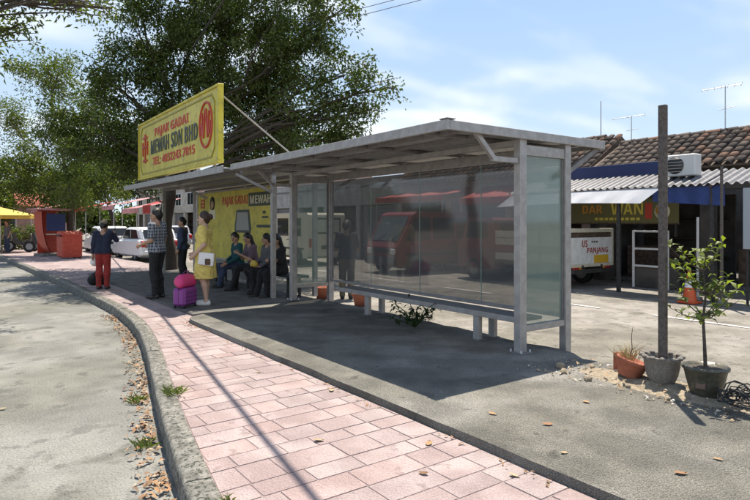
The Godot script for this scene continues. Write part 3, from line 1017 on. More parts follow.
func make_weeds() -> void:
	rng.seed = 31
	# low plant under the bench
	var p := thing("weed", "low dark leafy weed growing under the bench of the new shelter", "plant", V(5.32, 0, 6.42))
	p.scale = Vector3.ONE * 1.35
	var st := newst()
	var sw := newst()
	for k in 14:
		var a := TAU * k / 14.0 + rnd(-.2, .2)
		var tip := Vector3(cos(a) * rnd(.14, .3), rnd(.1, .27), sin(a) * rnd(.16, .36))
		add_tube(sw, [Vector3.ZERO, tip * Vector3(.5, .7, .5), tip], [.006, .005, .003], 5, false)
		for j in 12:
			var u := rnd(.35, 1.05)
			var d := Vector3(rnd(-1, 1), rnd(-.2, .6), rnd(-1, 1)).normalized()
			var g := rnd(.6, 1.2)
			add_leaf(st, tip * u, d, Vector3.UP if absf(d.y) < .9 else Vector3.RIGHT, rnd(.06, .11), rnd(.025, .04), Color(g, g, g))
	part("foliage", done(st), M.leaf_dark, p)
	part("stem", done(sw), M.leaf_dark, p)
	# tufts at the kerb
	for q in [[1.585, -.05, 5.3, .11, "small green weed tuft growing out of the kerb joint beside the pink paving"], [1.4, -.21, 5.8, .09, "green weed tuft in the gutter among dry leaves, the one farther from the camera"], [1.17, -.21, 4.63, .08, "green weed tuft in the gutter among dry leaves, the one nearer the camera"], [1.2, -.06, 3.05, .06, "tiny moss-green weed where the kerb meets the pink paving at the bottom edge"]]:
		var w := thing("weed_tuft", q[4], "weed", V(q[0], q[1], q[2]), 0, "weeds along the kerb")
		var s := newst()
		for k in 46:
			var a := rnd(0, TAU)
			var d := Vector3(cos(a), rnd(.4, 1.8), sin(a)).normalized()
			var g := rnd(.7, 1.5)
			add_leaf(s, Vector3(rnd(-.06, .06), -.004, rnd(-.08, .08)), d, Vector3(sin(a), .2, -cos(a)), q[3] * rnd(.6, 1.4), .014, Color(g * 1.1, g, g), .3)
		part("blades", done(s), M.leaf_light, w)
	# dry leaves in the gutter: nobody could count them
	var lm := newst()
	add_leaf(lm, Vector3(-.5, 0, 0), Vector3.RIGHT, Vector3.UP, 1.0, .42, Color.WHITE, .2)
	var leaf := done(lm)
	var mm := MultiMesh.new()
	mm.transform_format = MultiMesh.TRANSFORM_3D
	mm.use_colors = true
	mm.mesh = leaf
	var tr: Array[Transform3D] = []
	var cs := PackedColorArray()
	for k in 950:
		var t := rnd(1.5, 11.5)
		var clump := sin(t * 2.3) * .5 + sin(t * 5.1 + 1.0) * .5
		if rnd(-1.2, 1) > clump + .35: continue
		var off := -.215 - absf(rng.randfn()) * .105
		if off < -.46: continue
		var d := kerb_d(t) + off
		var s := rnd(.035, .085)
		tr.append(Transform3D(Basis.from_euler(Vector3(rnd(-.4, .4), rnd(0, TAU), rnd(-.4, .4))).scaled(Vector3(s, s, s * rnd(.8, 1.5))), V(d, -.203 + rnd(0, .022), t)))
		var g := rnd(.55, 1.2)
		cs.append([Color(.27, .145, .065), Color(.33, .2, .105), Color(.19, .105, .055), Color(.4, .29, .19)][rng.randi() % 4] * Color(g, g, g))
	# and at the foot of the platform
	for k in 210:
		var t := rnd(1.2, 9.0)
		if sin(t * 3.1) + sin(t * 7.7 + 2.0) < rnd(-.9, 1.2): continue
		var s := rnd(.018, .05)
		tr.append(Transform3D(Basis.from_euler(Vector3(rnd(-.5, .5), rnd(0, TAU), rnd(-.5, .5))).scaled(Vector3(s, s, s * 1.2)), V(2.9 - absf(rng.randfn()) * .035, -.052 + rnd(0, .01), t)))
		var g := rnd(.5, 1.1)
		cs.append(Color(.3, .17, .08) * Color(g, g, g))
	mm.instance_count = tr.size()
	for i in tr.size():
		mm.set_instance_transform(i, tr[i])
		mm.set_instance_color(i, cs[i])
	var o := MultiMeshInstance3D.new()
	o.name = numbered("leaf_litter")
	o.multimesh = mm
	o.material_override = M.dry_leaf
	add_child(o)
	tag(o, "brown dry leaves gathered along the kerb gutter and the foot of the platform", "leaf litter", "", "stuff")
	# gutter dirt: small crumbs of stone
	var gm := MultiMesh.new()
	gm.transform_format = MultiMesh.TRANSFORM_3D
	gm.use_colors = true
	gm.mesh = cbox(Vector3(1, .6, .8), .25)
	tr.clear()
	cs.clear()
	for k in 1500:
		var zone := k % 3
		var p3: Vector3
		if zone == 0:
			var t := rnd(1.5, 12.0)
			p3 = V(kerb_d(t) - .21 - absf(rng.randfn()) * .13, -.21, t)
		elif zone == 1:
			p3 = V(5.25 + rng.randfn() * .25, .002, rnd(1.2, 3.9))
		else:
			p3 = V(rnd(4.6, 5.5), .002, rnd(1.0, 4.2))
		if zone == 1 and p3.x > 5.55: p3.y = -.148
		var s := rnd(.004, .014)
		tr.append(Transform3D(Basis.from_euler(Vector3(rnd(-1, 1), rnd(0, TAU), rnd(-1, 1))).scaled(Vector3.ONE * s), p3))
		var g := rnd(.12, .4)
		cs.append(Color(g, g * .93, g * .8))
	gm.instance_count = tr.size()
	for i in tr.size():
		gm.set_instance_transform(i, tr[i])
		gm.set_instance_color(i, cs[i])
	var go := MultiMeshInstance3D.new()
	go.name = numbered("grit")
	go.multimesh = gm
	go.material_override = M.dry_leaf
	add_child(go)
	tag(go, "loose grit and crumbs of stone along kerb and platform edges", "grit", "", "stuff")
	# single leaves one can point to
	var spots := [[2.7, -.058, 3.1, 0], [2.35, -.058, 2.75, 0], [2.82, -.058, 4.6, 0], [2.55, -.058, 5.6, 0], [2.1, -.058, 3.6, 0], [3.2, .002, 2.35, 1], [3.55, .002, 2.75, 1], [3.5, .002, 1.75, 1], [3.9, .002, 1.72, 1], [4.25, .002, 2.9, 1], [3.4, .002, 3.15, 1], [2.78, -.058, 2.4, 0], [.55, -.207, 3.9, 2], [-.2, -.207, 4.6, 2], [.35, -.207, 6.3, 2], [-1.1, -.207, 5.6, 2]]
	for q in spots:
		var s := newst()
		var g := rnd(.7, 1.1)
		s.set_color([Color(.34, .21, .1), Color(.42, .33, .2), Color(.24, .13, .065)][rng.randi() % 3] * Color(g, g, g))
		s.set_smooth_group(0)
		var ll := rnd(.05, .085)
		var ww := ll * rnd(.38, .5)
		var cu := rnd(.12, .3)
		var mid := []
		var le := []
		var ri := []
		for i in 7:
			var u := i / 6.0
			var wd: float = ww * sin(pow(u, .8) * PI) * .5
			var lift := cu * ll * (u - .5) * (u - .5) * 2.0
			mid.append(Vector3((u - .5) * ll, lift, .006 * sin(u * 5.0)))
			le.append(Vector3((u - .5) * ll, lift + wd * .45, wd + .004))
			ri.append(Vector3((u - .5) * ll, lift + wd * .35, -wd - .004))
		for i in 6:
			face(s, [mid[i], mid[i + 1], le[i + 1], le[i]], Vector3.UP)
			face(s, [mid[i], mid[i + 1], ri[i + 1], ri[i]], Vector3.UP)
		var lf := part("fallen_leaf", done(s), M.dry_leaf, self, V(q[0], q[1] + .003, q[2]), Vector3(rnd(-8, 8), rnd(0, 360), rnd(-8, 8)))
		tag(lf, ["single dry brown leaf lying on the pink paving", "single dry brown leaf lying on the grey platform", "single dry leaf lying out on the carriageway"][q[3]], "leaf", ["leaves on the pink paving", "leaves on the platform", "leaves on the carriageway"][q[3]])

# ------------------------------------------------------------------ pots and posts at the right
func make_pots() -> void:
	rng.seed = 53
	# sandy rubble patch round the pots
	var s := newst()
	s.set_smooth_group(0)
	var nz := FastNoiseLite.new()
	nz.frequency = 2.0
	var N := 22
	for i in N:
		for j in N:
			var q := []
			for k in [[0, 0], [1, 0], [1, 1], [0, 1]]:
				var u: float = (i + k[0]) / float(N) * 2 - 1
				var v: float = (j + k[1]) / float(N) * 2 - 1
				var rr := sqrt(u * u + v * v)
				var h := .05 * maxf(0, 1.0 - rr * rr) * (1.0 + nz.get_noise_2d(u * 2, v * 2)) - .012
				q.append(Vector3(u * .33, h, v * 1.0))
			face(s, q, Vector3.UP)
	tag(part("sand_heap", done(s), M.sand, self, V(5.22, 0, 2.75)), "low heap of sandy rubble spread around the flower pots", "sand", "", "stuff")
	# rusty post standing in the middle pot
	var po := thing("steel_post", "tall rusty grey steel channel post standing in the middle pot", "post", V(5.24, .02, 2.79))
	box("web", po, M.rusty, Vector3(0, 1.27, 0), Vector3(.014, 2.56, .07), .003)
	box("flange", po, M.rusty, Vector3(.02, 1.27, .033), Vector3(.026, 2.557, .01), .003)
	box("flange", po, M.rusty, Vector3(.02, 1.27, -.033), Vector3(.026, 2.557, .01), .003)
	# terracotta pot, leaning
	var a := thing("terracotta_pot", "broken terracotta pot leaning over, with dry grass and a thin stem", "flower pot", V(5.2, .03, 3.1))
	a.rotation_degrees.z = 0
	a.scale = Vector3.ONE * .88
	lathe("pot", a, M.terracotta, [[0, 0], [.105, 0], [.115, .012], [.15, .15], [.172, .16], [.176, .19], [.158, .192], [.15, .165], [0, .16]], 22, Vector3.ZERO, Vector3(14, 0, -12))
	var st := newst()
	for k in 90:
		var an := rnd(0, TAU)
		var d := Vector3(cos(an) * .5, rnd(.7, 2.0), sin(an) * .5).normalized()
		var g := rnd(.7, 1.2)
		add_leaf(st, Vector3(rnd(-.09, .09), .15, rnd(-.09, .09)), d, Vector3(sin(an), .1, -cos(an)), rnd(.1, .26), .008, Color(.5 * g, .38 * g, .17 * g), .35)
	part("dry_grass", done(st), M.dry_leaf, a)
	tube("stem", a, M.bark, [Vector3(0, .15, 0), Vector3(.0, .3, .05), Vector3(-.03, .45, .06), Vector3(-.05, .56, .09)], [.006, .005, .004, .002], 5)
	# shard of a second pot behind it
	var sh := thing("pot_shard", "small terracotta shard standing behind the leaning pot", "pot shard", V(5.42, .02, 3.27), 30)
	prism("shard", sh, M.terracotta, [Vector2(-.1, 0), Vector2(.1, 0), Vector2(.09, .15), Vector2(.02, .19), Vector2(-.1, .17)], .02, .004)
	# grey patterned pot round the post
	var b := thing("grey_pot", "grey stone pot with scalloped rim round the foot of the steel post", "flower pot", V(5.24, .015, 2.79))
	b.scale = Vector3.ONE * .88
	lathe("pot", b, M.pot_grey, [[0, 0], [.1, 0], [.112, .012], [.15, .1], [.172, .2], [.176, .26], [.19, .275], [.196, .30], [.18, .306], [.165, .285], [.16, .24], [0, .235]], 28)
	lathe("soil", b, M.soil, [[0, 0], [.158, 0], [.1, .02], [0, .028]], 20, Vector3(0, .237, 0))
	for k in 12:
		var an := TAU * k / 12.0
		lathe("rim_lobe", b, M.pot_grey, [[0, -.02], [.026, -.012], [.034, .004], [.02, .02], [0, .024]], 8, Vector3(cos(an) * .187, .296, sin(an) * .187))
	# dark glazed pot with the little tree
	var c := thing("dark_pot", "dark olive glazed pot with a brown square motif, holding the young tree", "flower pot", V(5.22, .01, 2.4))
	c.scale = Vector3.ONE * .9
	lathe("pot", c, M.pot_dark, [[0, 0], [.115, 0], [.128, .012], [.168, .16], [.188, .25], [.205, .262], [.207, .285], [.19, .29], [.178, .265], [0, .255]], 30)
	box("motif", c, M.pot_motif, Vector3(-.156, .14, .028), Vector3(.012, .085, .085), .003, Vector3(0, 10, -14))
	lathe("soil", c, M.soil, [[0, 0], [.178, 0], [.1, .016], [0, .02]], 20, Vector3(0, .257, 0))
	var y := thing("young_tree", "young leafy tree with a thin stem growing in the dark glazed pot", "plant", V(5.22, .25, 2.4))
	var sp := [Vector3(0, -.02, 0), Vector3(-.02, .2, .0), Vector3(.02, .42, -.03), Vector3(.07, .62, -.03), Vector3(.06, .82, -.05)]
	var stm := newst()
	add_tube(stm, sp, [.017, .014, .012, .009, .007], 7)
	var tips := []
	for k in 26:
		var u: int = 2 + k % 3
		var an := k * 2.4
		var e: Vector3 = sp[u] + Vector3(cos(an) * rnd(.12, .36), rnd(.0, .34), sin(an) * rnd(.12, .36))
		var mid: Vector3 = sp[u].lerp(e, .5) + Vector3(0, -.03, 0)
		add_tube(stm, [sp[u], mid, e], [.006, .004, .0025], 5, false)
		tips.append([sp[u], mid, e])
	part("stem", done(stm), M.bark, y)
	for tp in tips:
		for j in 11:
			var u := rnd(.3, 1.0)
			var p: Vector3 = tp[0].lerp(tp[1], u * 2) if u < .5 else tp[1].lerp(tp[2], u * 2 - 1)
			var d := Vector3(rnd(-1, 1), rnd(-.3, .8), rnd(-1, 1)).normalized()
			var g := rnd(.6, 1.5)
			var lf := newst()
			add_leaf(lf, Vector3.ZERO, d, Vector3(rnd(-.3, .3), 1, rnd(-.3, .3)).normalized() if absf(d.y) < .9 else Vector3.RIGHT, rnd(.06, .1), rnd(.034, .052), Color(g, g, g * .9), .2)
			part("leaf", done(lf), M.leaf_pale if rng.randf() < .6 else M.leaf_light, y, p)
	# tangled wire
	var w := thing("wire_tangle", "tangled heap of dark wire mesh lying beside the dark pot", "wire", V(5.1, .03, 2.02))
	for k in 14:
		var pts := []
		var ph := rnd(0, TAU)
		var r0 := rnd(.08, .24)
		for i in 15:
			var an := ph + TAU * i / 14.0
			pts.append(Vector3(cos(an) * r0 * rnd(.85, 1.1), .03 + .07 * k / 7.0 * absf(sin(an * 1.5 + ph)) + rnd(0, .03), sin(an) * r0 * rnd(.85, 1.1)))
		tube("strand", w, M.wire, pts, taper(15, .005, .005), 5)
	# rubble stones
	for q in [[4.86, 3.3, .05], [4.95, 2.95, .035], [4.9, 3.6, .045], [5.05, 3.75, .06], [4.88, 2.55, .03], [5.3, 3.55, .04], [5.0, 1.75, .04]]:
		var o := part("rubble_stone", cbox(Vector3(q[2] * 1.6, q[2], q[2] * 1.2), q[2] * .28), M.sand, self, V(q[0], q[2] * .42, q[1]), Vector3(rnd(-15, 15), rnd(0, 360), rnd(-15, 15)))
		tag(o, "small pale rubble stone on the platform near the flower pots", "stone", "rubble near the flower pots")

# ------------------------------------------------------------------ sheltering odds and ends behind the glass
func make_small_things() -> void:
	for q in [[6.45, 10.9, "orange clay pot on the ground just left of the green left end pane"], [6.5, 9.5, "orange clay pot under the rear glass beside the bench end"]]:
		var c := thing("clay_pot", q[2], "flower pot", V(q[0], -.15, q[1]), 0, "clay pots behind the shelter")
		lathe("pot", c, M.terracotta, [[0, 0], [.12, 0], [.17, .2], [.19, .21], [.19, .25], [.165, .25], [.16, .2], [0, .19]], 16)
		lathe("soil", c, M.soil, [[0, 0], [.155, 0], [0, .02]], 14, Vector3(0, .2, 0))
	# cables overhead
	var pts := []
	for i in 21:
		var u := i / 20.0
		var t := lerpf(-14, 34, u)
		pts.append(Vector3(0, 6.75 - .25 * sin(u * PI), 0) + cable_at(t))
	var c1 := tube("power_cable", self, M.wire, pts, taper(21, .026, .026), 6)
	tag(c1, "thick black overhead cable running through the tree above the pavement", "cable")
	for h in [8.6, 8.9]:
		pts = []
		for i in 13:
			var u := i / 12.0
			pts.append(V(lerpf(9.5, 20, u), h + 1.5 + 1.6 * u - .3 * sin(u * PI), lerpf(30, 11, u)))
		var cb := tube("overhead_wire", self, M.wire, pts, taper(13, .014, .014), 5)
		tag(cb, "thin overhead wire crossing the sky at the top edge, %s of two" % ("lower" if h < 8.7 else "upper"), "cable", "thin overhead wires")

func cable_at(t: float) -> Vector3:
	return V(2.867 + 0.162 * t, 0, t)

func make_litter() -> void:
	rng.seed = 67
	var lm := newst()
	add_leaf(lm, Vector3(-.5, 0, 0), Vector3.RIGHT, Vector3.UP, 1.0, .42, Color.WHITE, .2)
	var mm := MultiMesh.new()
	mm.transform_format = MultiMesh.TRANSFORM_3D
	mm.use_colors = true
	mm.mesh = done(lm)
	mm.instance_count = 260
	for i in 260:
		var s := rnd(.02, .065)
		var d := rnd(4.72, 5.55)
		var t := rnd(1.2, 4.0)
		mm.set_instance_transform(i, Transform3D(Basis.from_euler(Vector3(rnd(-.5, .5), rnd(0, TAU), rnd(-.5, .5))).scaled(Vector3(s, s, s * rnd(.8, 1.4))), V(d, .012 + (.03 if absf(d - 5.2) < .28 else 0.0) + rnd(0, .01), t)))
		var g := rnd(.6, 1.2)
		mm.set_instance_color(i, [Color(.4, .3, .18), Color(.5, .44, .34), Color(.3, .19, .1), Color(.56, .54, .5)][rng.randi() % 4] * Color(g, g, g))
	var o := MultiMeshInstance3D.new()
	o.name = numbered("pot_litter")
	o.multimesh = mm
	o.material_override = M.dry_leaf
	add_child(o)
	tag(o, "dry leaves and paper scraps strewn round the flower pots", "litter", "", "stuff")

# ------------------------------------------------------------------ shophouses across the service road
func make_shop(called: String, label: String, t0: float, t1: float, front: float, depth: float, wall_h: float, ridge: float, wall_m: String, tiled: bool, sd: int) -> Node3D:
	rng.seed = sd
	var o := V(front, -.16, (t0 + t1) / 2)
	var s := thing(called, label, "building", o)
	var L := t1 - t0
	box("wall", s, M[wall_m], Vector3(depth, wall_h / 2, 0), Vector3(.2, wall_h, L), .01)
	for z in [-1.0, 1.0]:
		box("wall", s, M[wall_m], Vector3(depth / 2, wall_h / 2, z * (L / 2 - .1)), Vector3(depth - .2, wall_h - .01, .2), .01)
	var n := maxi(2, int(round(L / 3.2)))
	var sill := 2.45
	box("header", s, M[wall_m], Vector3(0, (wall_h + sill) / 2, 0), Vector3(.2, wall_h - sill, L), .01)
	for i in n + 1:
		var z := -L / 2 + .16 + (L - .32) * i / n
		box("pillar", s, M[wall_m], Vector3(-.01, sill / 2, z), Vector3(.28, sill, .3), .012)
	box("floor", s, M.floor, Vector3(depth / 2, .06, 0), Vector3(depth - .3, .1, L - .5), .01)
	# shop inside: partition, shelves, counter
	for i in n:
		var z := -L / 2 + .16 + (L - .32) * (i + .5) / n
		var w := (L - .32) / n - .34
		var kind := (i + sd) % 3
		if kind == 0:
			var sh := Node3D.new()
			sh.name = "roller_shutter"
			s.add_child(sh, true)
			for y in 14:
				box("slat", sh, M.shutter, Vector3(.05 + .004 * (y % 2), .2 + y * .165, z), Vector3(.03, .155, w), .01)
		else:
			box("partition", s, M.dark_wall, Vector3(1.9, 1.25, z), Vector3(.08, 2.3, w), .01)
			box("counter", s, M.wood_dark, Vector3(.7, .55, z - .2), Vector3(.5, .9, w * .6), .012)
			for y in 3:
				box("shelf", s, M.wood_dark, Vector3(1.65, .7 + y * .5, z), Vector3(.35, .03, w * .9), .004)
	# roof
	var over := .55
	if tiled:
		var eave := Vector3(-over, wall_h - .02, 0)
		var top := Vector3(1.25, ridge + .16, 0)
		var r := Node3D.new()
		r.name = "roof"
		s.add_child(r, true)
		var run := top - eave
		var sl := run.length()
		var dir := run.normalized()
		var nrm := Vector3(-dir.y, dir.x, 0)
		var bas := Basis(dir, nrm, dir.cross(nrm))
		var st := newst()
		add_box(st, (eave + top) / 2 - nrm * .06, Vector3(sl, .05, L + .3), .004, bas)
		var back := Vector3(2 * top.x - eave.x + .3, eave.y, 0)
		var d2 := (back - top).normalized()
		var n2 := Vector3(-d2.y, d2.x, 0)
		add_box(st, (back + top) / 2 - n2 * .06, Vector3((back - top).length(), .05, L + .3), .004, Basis(d2, n2, d2.cross(n2)))
		part("roof_deck", done(st), M.tile, r)
		# gable walls under the roof
		for z in [-1.0, 1.0]:
			prism("gable", s, M[wall_m], [Vector2(0, 0), Vector2(top.x * 2, 0), Vector2(top.x, top.y - wall_h - .12)], .18, 0.0, Vector3(0, wall_h - .004, z * (L / 2 - .1)), Vector3(0, 90, 0))
		# pantiles, each with its own curl
		var tm := newst()
		tm.set_smooth_group(0)
		var rows := int(sl / .27)
		var pitch := sl / rows
		var cols := int(L / .25) + 1
		for j in 7:
			var a0 := PI * j / 7.0 - .15
			var a1 := PI * (j + 1) / 7.0 - .15
			var y0 := sin(a0) * .052
			var y1 := sin(a1) * .052
			var z0 := cos(a0) * .11
			var z1 := cos(a1) * .11
			face(tm, [Vector3(-.02, y0 + .02, z0), Vector3(pitch + .05, y0 * .9, z0 * .9), Vector3(pitch + .05, y1 * .9, z1 * .9), Vector3(-.02, y1 + .02, z1)], Vector3(0, 1, (z0 + z1)))
			face(tm, [Vector3(-.02, y0 + .02, z0), Vector3(-.02, y1 + .02, z1), Vector3(-.02, y1 + .004, z1 * .86), Vector3(-.02, y0 + .004, z0 * .86)], Vector3(-1, 0, 0))
		var tile := done(tm)
		var st2 := newst()
		var put := 0
		for c in cols:
			for q in rows:
				var z := L / 2 + .05 - c * .25
				var at := eave + dir * (q * pitch) + nrm * (.0 + rnd(-.006, .008)) + Vector3(0, 0, z + rnd(-.008, .008))
				var bb := bas * Basis.from_euler(Vector3(0, rnd(-.02, .02), rnd(-.015, .015)))
				if put < 290:
					var o2 := part("roof_tile", tile, M["tile_%d" % (rng.randi() % 4)], r)
					o2.transform = Transform3D(bb, at)
					put += 1
				else:
					st2.append_from(tile, 0, Transform3D(bb, at))
		if put >= 290:
			part("roof_tiles", st2.commit(), M.tile, r).set_meta("kind", "stuff")
		for i in int(L / .4):
			var z := -L / 2 + .2 + i * .4
			var rt := newst()
			add_tube(rt, [Vector3(0, 0, -.21), Vector3(0, .008, .21)], [.09, .1], 9)
			part("ridge_tile", done(rt), M["tile_%d" % (i % 4)], r, top + Vector3(0, -.01, z))
		for z in [-1.0, 1.0]:
			var vb := box("verge_board", r, M.wood_dark, (eave + top) / 2 + Vector3(0, -.08, z * (L / 2 + .16)), Vector3(sl, .14, .025), .003)
			vb.basis = bas
	else:
		box("parapet", s, M[wall_m], Vector3(-.02, wall_h + .2, 0), Vector3(.24, .4, L + .06), .012)
		box("roof", s, M.zinc, Vector3(depth / 2, wall_h + .04, 0), Vector3(depth + .3, .07, L), .01)
		for i in n:
			var z := -L / 2 + .16 + (L - .32) * (i + .5) / n
			if wall_h > 4.5:
				var w := Node3D.new()
				w.name = "window"
				s.add_child(w, true)
				w.position = Vector3(-.1, 3.6, z)
				box("frame", w, M.white_paint, Vector3(-.01, 0, 0), Vector3(.06, 1.1, 1.5), .006)
				for zz in [-.36, .36]:
					box("pane", w, M.car_glass, Vector3(-.035, 0, zz), Vector3(.02, .96, .62), .002)
	return s

func corrugated(st: SurfaceTool, a: Vector3, b: Vector3, width: float, wave: float, amp: float) -> void:
	# sheet from a (top edge centre) to b (bottom edge centre), spread along z
	st.set_smooth_group(0)
	var n := int(width / wave) * 6
	for i in n:
		var z0 := -width / 2 + width * i / n
		var z1 := -width / 2 + width * (i + 1) / n
		var y0 := sin(z0 / wave * TAU) * amp
		var y1 := sin(z1 / wave * TAU) * amp
		face(st, [a + Vector3(0, y0, z0), b + Vector3(0, y0, z0), b + Vector3(0, y1, z1), a + Vector3(0, y1, z1)], Vector3.UP)

func awning(called: String, label: String, m: String, d0: float, h0: float, d1: float, h1: float, t0: float, t1: float, drop: float, group := "") -> Node3D:
	var o := V(d1, -.15, (t0 + t1) / 2)
	var s := thing(called, label, "awning", o, 0, group)
	var L := t1 - t0
	var st := newst()
	st.set_smooth_group(0)
	var n := 12
	for i in n:
		for j in 5:
			var q := []
			for k in [[0, 0], [1, 0], [1, 1], [0, 1]]:
				var u: float = (i + k[0]) / float(n)
				var v: float = (j + k[1]) / 5.0
				q.append(Vector3((d0 - d1) * v, h1 + .15 + (h0 - h1) * v - .07 * sin(v * PI) * (.5 + .5 * sin(u * n * PI * .5)), (u - .5) * L))
			face(st, q, Vector3.UP)
	for i in n * 2:
		var z0 := -L / 2 + L * i / (n * 2)
		var z1 := -L / 2 + L * (i + 1) / (n * 2)
		var x0 := .02 * sin(i * 1.3)
		var x1 := .02 * sin((i + 1) * 1.3)
		face(st, [Vector3(0, h1 + .15, z0), Vector3(0, h1 + .15, z1), Vector3(x1, h1 + .15 - drop, z1), Vector3(x0, h1 + .15 - drop, z0)], Vector3(-1, 0, 0))
	part("sheet", done(st), M[m], s)
	for z in [-L / 2 + .06, L / 2 - .06]:
		tube("pole", s, M.galvanised, [Vector3(.03, 0, z), Vector3(.03, h1 + .14, z)], [.024, .024], 8)
	tube("front_bar", s, M.galvanised, [Vector3(.03, h1 + .135, -L / 2), Vector3(.03, h1 + .135, L / 2)], [.016, .016], 6)
	return s

func make_shops() -> void:
	for i in 4:
		tinted("tile_%d" % i, "tile", [Color(1, 1, 1), Color(.8, .8, .82), Color(1.15, 1.02, .95), Color(.66, .66, .68)][i])
	make_shop("tiled_shophouse", "low shophouse with brown pantile roof behind the steel post at the right", -2.0, 9.9, 15.05, 5.0, 3.05, 3.86, "dark_wall", true, 400)
	make_shop("tiled_shophouse", "tiled shophouse seen behind the glass of the new shelter, with the red awning", 10.2, 19.4, 15.3, 5.0, 3.2, 4.15, "cream_wall", true, 401)
	make_shop("flat_shophouse", "grey flat-roofed shophouse behind the parked vans", 19.7, 32.0, 15.6, 6.0, 3.3, 3.4, "grey_wall", false, 402)
	make_shop("two_storey_shophouse", "pink two-storey shophouse far down the service road", 32.4, 46.0, 16.0, 7.0, 5.2, 5.4, "pink_wall", false, 403)
	make_shop("two_storey_shophouse", "pale two-storey shophouse at the far end of the service road", 46.5, 66.0, 16.0, 7.0, 5.6, 5.8, "cream_wall", false, 404)
	# zinc canopy in front of the near shop
	var c := thing("zinc_canopy", "corrugated zinc canopy with blue fascia in front of the tiled shop at right", "canopy", V(12.6, -.15, 6.6))
	for k in 9:
		var st := newst()
		corrugated(st, Vector3(1.15, 2.80, 0), Vector3(-.02, 2.43, 0), .9, .18, .03)
		part("zinc_sheet", done(st), M.zinc, c, Vector3(0, .003 * (k % 2), -4.1 + k * .88))
	box("blue_fascia", c, M.blue_paint, Vector3(1.18, 2.96, -2.55), Vector3(.04, .32, 4.7), .005)
	for z in [-4.0, -1.2, .9, 3.4]:
		box("post", c, M.dark_metal, Vector3(.1, 1.2, z), Vector3(.08, 2.4, .08), .005)
		bar("rafter", c, M.wood_dark, Vector3(.0, 2.385, z), Vector3(1.15, 2.745, z), .05, .05)
	var a := thing("white_valance", "white tarpaulin hanging below the zinc canopy, right of the green end pane", "tarpaulin", V(12.55, 2.25, 8.8))
	var sv := newst()
	sv.set_smooth_group(0)
	for i in 30:
		for j in 3:
			var q := []
			for k in [[0, 0], [1, 0], [1, 1], [0, 1]]:
				var u: float = (i + k[0]) / 30.0
				var v: float = (j + k[1]) / 3.0
				q.append(Vector3(-.25 * v + .02 * sin(u * 40.0) * v, -(.34 - .05 * sin(u * PI)) * v, (u - .5) * 4.2 - .35 * v))
			face(sv, q, Vector3(-1, 0, 0))
	part("sheet", done(sv), M.white_tarp, a)
	tube("rope", a, M.wire, [Vector3(0, .01, -2.1), Vector3(0, .01, 2.1)], [.008, .008], 5)
	var b := thing("blue_tarpaulin", "dark blue tarpaulin hanging at the near end of the zinc canopy", "tarpaulin", V(12.66, 2.25, 6.2))
	var sb := newst()
	sb.set_smooth_group(0)
	for i in 16:
		for j in 5:
			var q := []
			for k in [[0, 0], [1, 0], [1, 1], [0, 1]]:
				var u: float = (i + k[0]) / 16.0
				var v: float = (j + k[1]) / 5.0
				var drop := lerpf(.3, .42, u)
				q.append(Vector3(.03 * sin(u * 26.0) * v, -drop * v, (u - .5) * 1.5))
			face(sb, q, Vector3(-1, 0, 0))
	part("sheet", done(sb), M.blue_tarp, b)
	tube("rope", b, M.wire, [Vector3(0, .01, -.75), Vector3(0, .01, .75)], [.008, .008], 5)
	# stall sign
	var s := thing("stall_sign", "olive stall signboard reading WAN in yellow letters under the white tarpaulin", "sign", V(14.3, 1.78, 9.15))
	box("panel", s, M.stall_green, Vector3(0, 0, 0), Vector3(.04, .62, 3.9), .004)
	box("frame", s, M.wood_dark, Vector3(-.005, .32, 0), Vector3(.06, .03, 3.95), .003)
	box("frame", s, M.wood_dark, Vector3(-.005, -.32, 0), Vector3(.06, .03, 3.95), .003)
	text("lettering", s, "DAR", M.letter_orange, Vector3(-.024, .06, -.42), -90, .22, .62, .006)
	text("lettering", s, "WAN", M.letter_yellow, Vector3(-.024, .06, .62), -90, .3, .9, .006)
	for k in 9:
		box("print_line", s, M.letter_yellow, Vector3(-.022, -.2, -.28 + k * .15), Vector3(.006, .07, .09 + .03 * (k % 2)), .001)
	lathe("print_disc", s, M.sign_cream, [[0, 0], [.2, 0], [.2, .006], [0, .006]], 16, Vector3(-.022, -.02, 1.55), Vector3(0, 0, 90))
	lathe("print_disc", s, M.letter_orange, [[0, 0], [.12, 0], [.12, .006], [0, .006]], 14, Vector3(-.028, .02, 1.5), Vector3(0, 0, 90))
	box("print_block", s, M.sign_red, Vector3(-.022, .0, 1.2), Vector3(.006, .4, .18), .002)
	for z in [-1.85, 1.85]:
		box("hanger", s, M.dark_metal, Vector3(.06, .1, z), Vector3(.05, 1.5, .05), .003)
	# white lattice window stand in the shop front
	var w := thing("white_stall_frame", "white framed stall window beside the cream truck", "stall", V(14.0, -.15, 7.75))
	for y in [.55, .98, 1.42]:
		box("rail", w, M.white_paint, Vector3(0, y, 0), Vector3(.04, .05, .92), .004)
	for z in [-.44, .44]:
		box("upright", w, M.white_paint, Vector3(0, .72, z), Vector3(.045, 1.44, .05), .004)
	box("cabinet", w, M.dark_wall, Vector3(.3, .27, 0), Vector3(.5, .53, .9), .01)
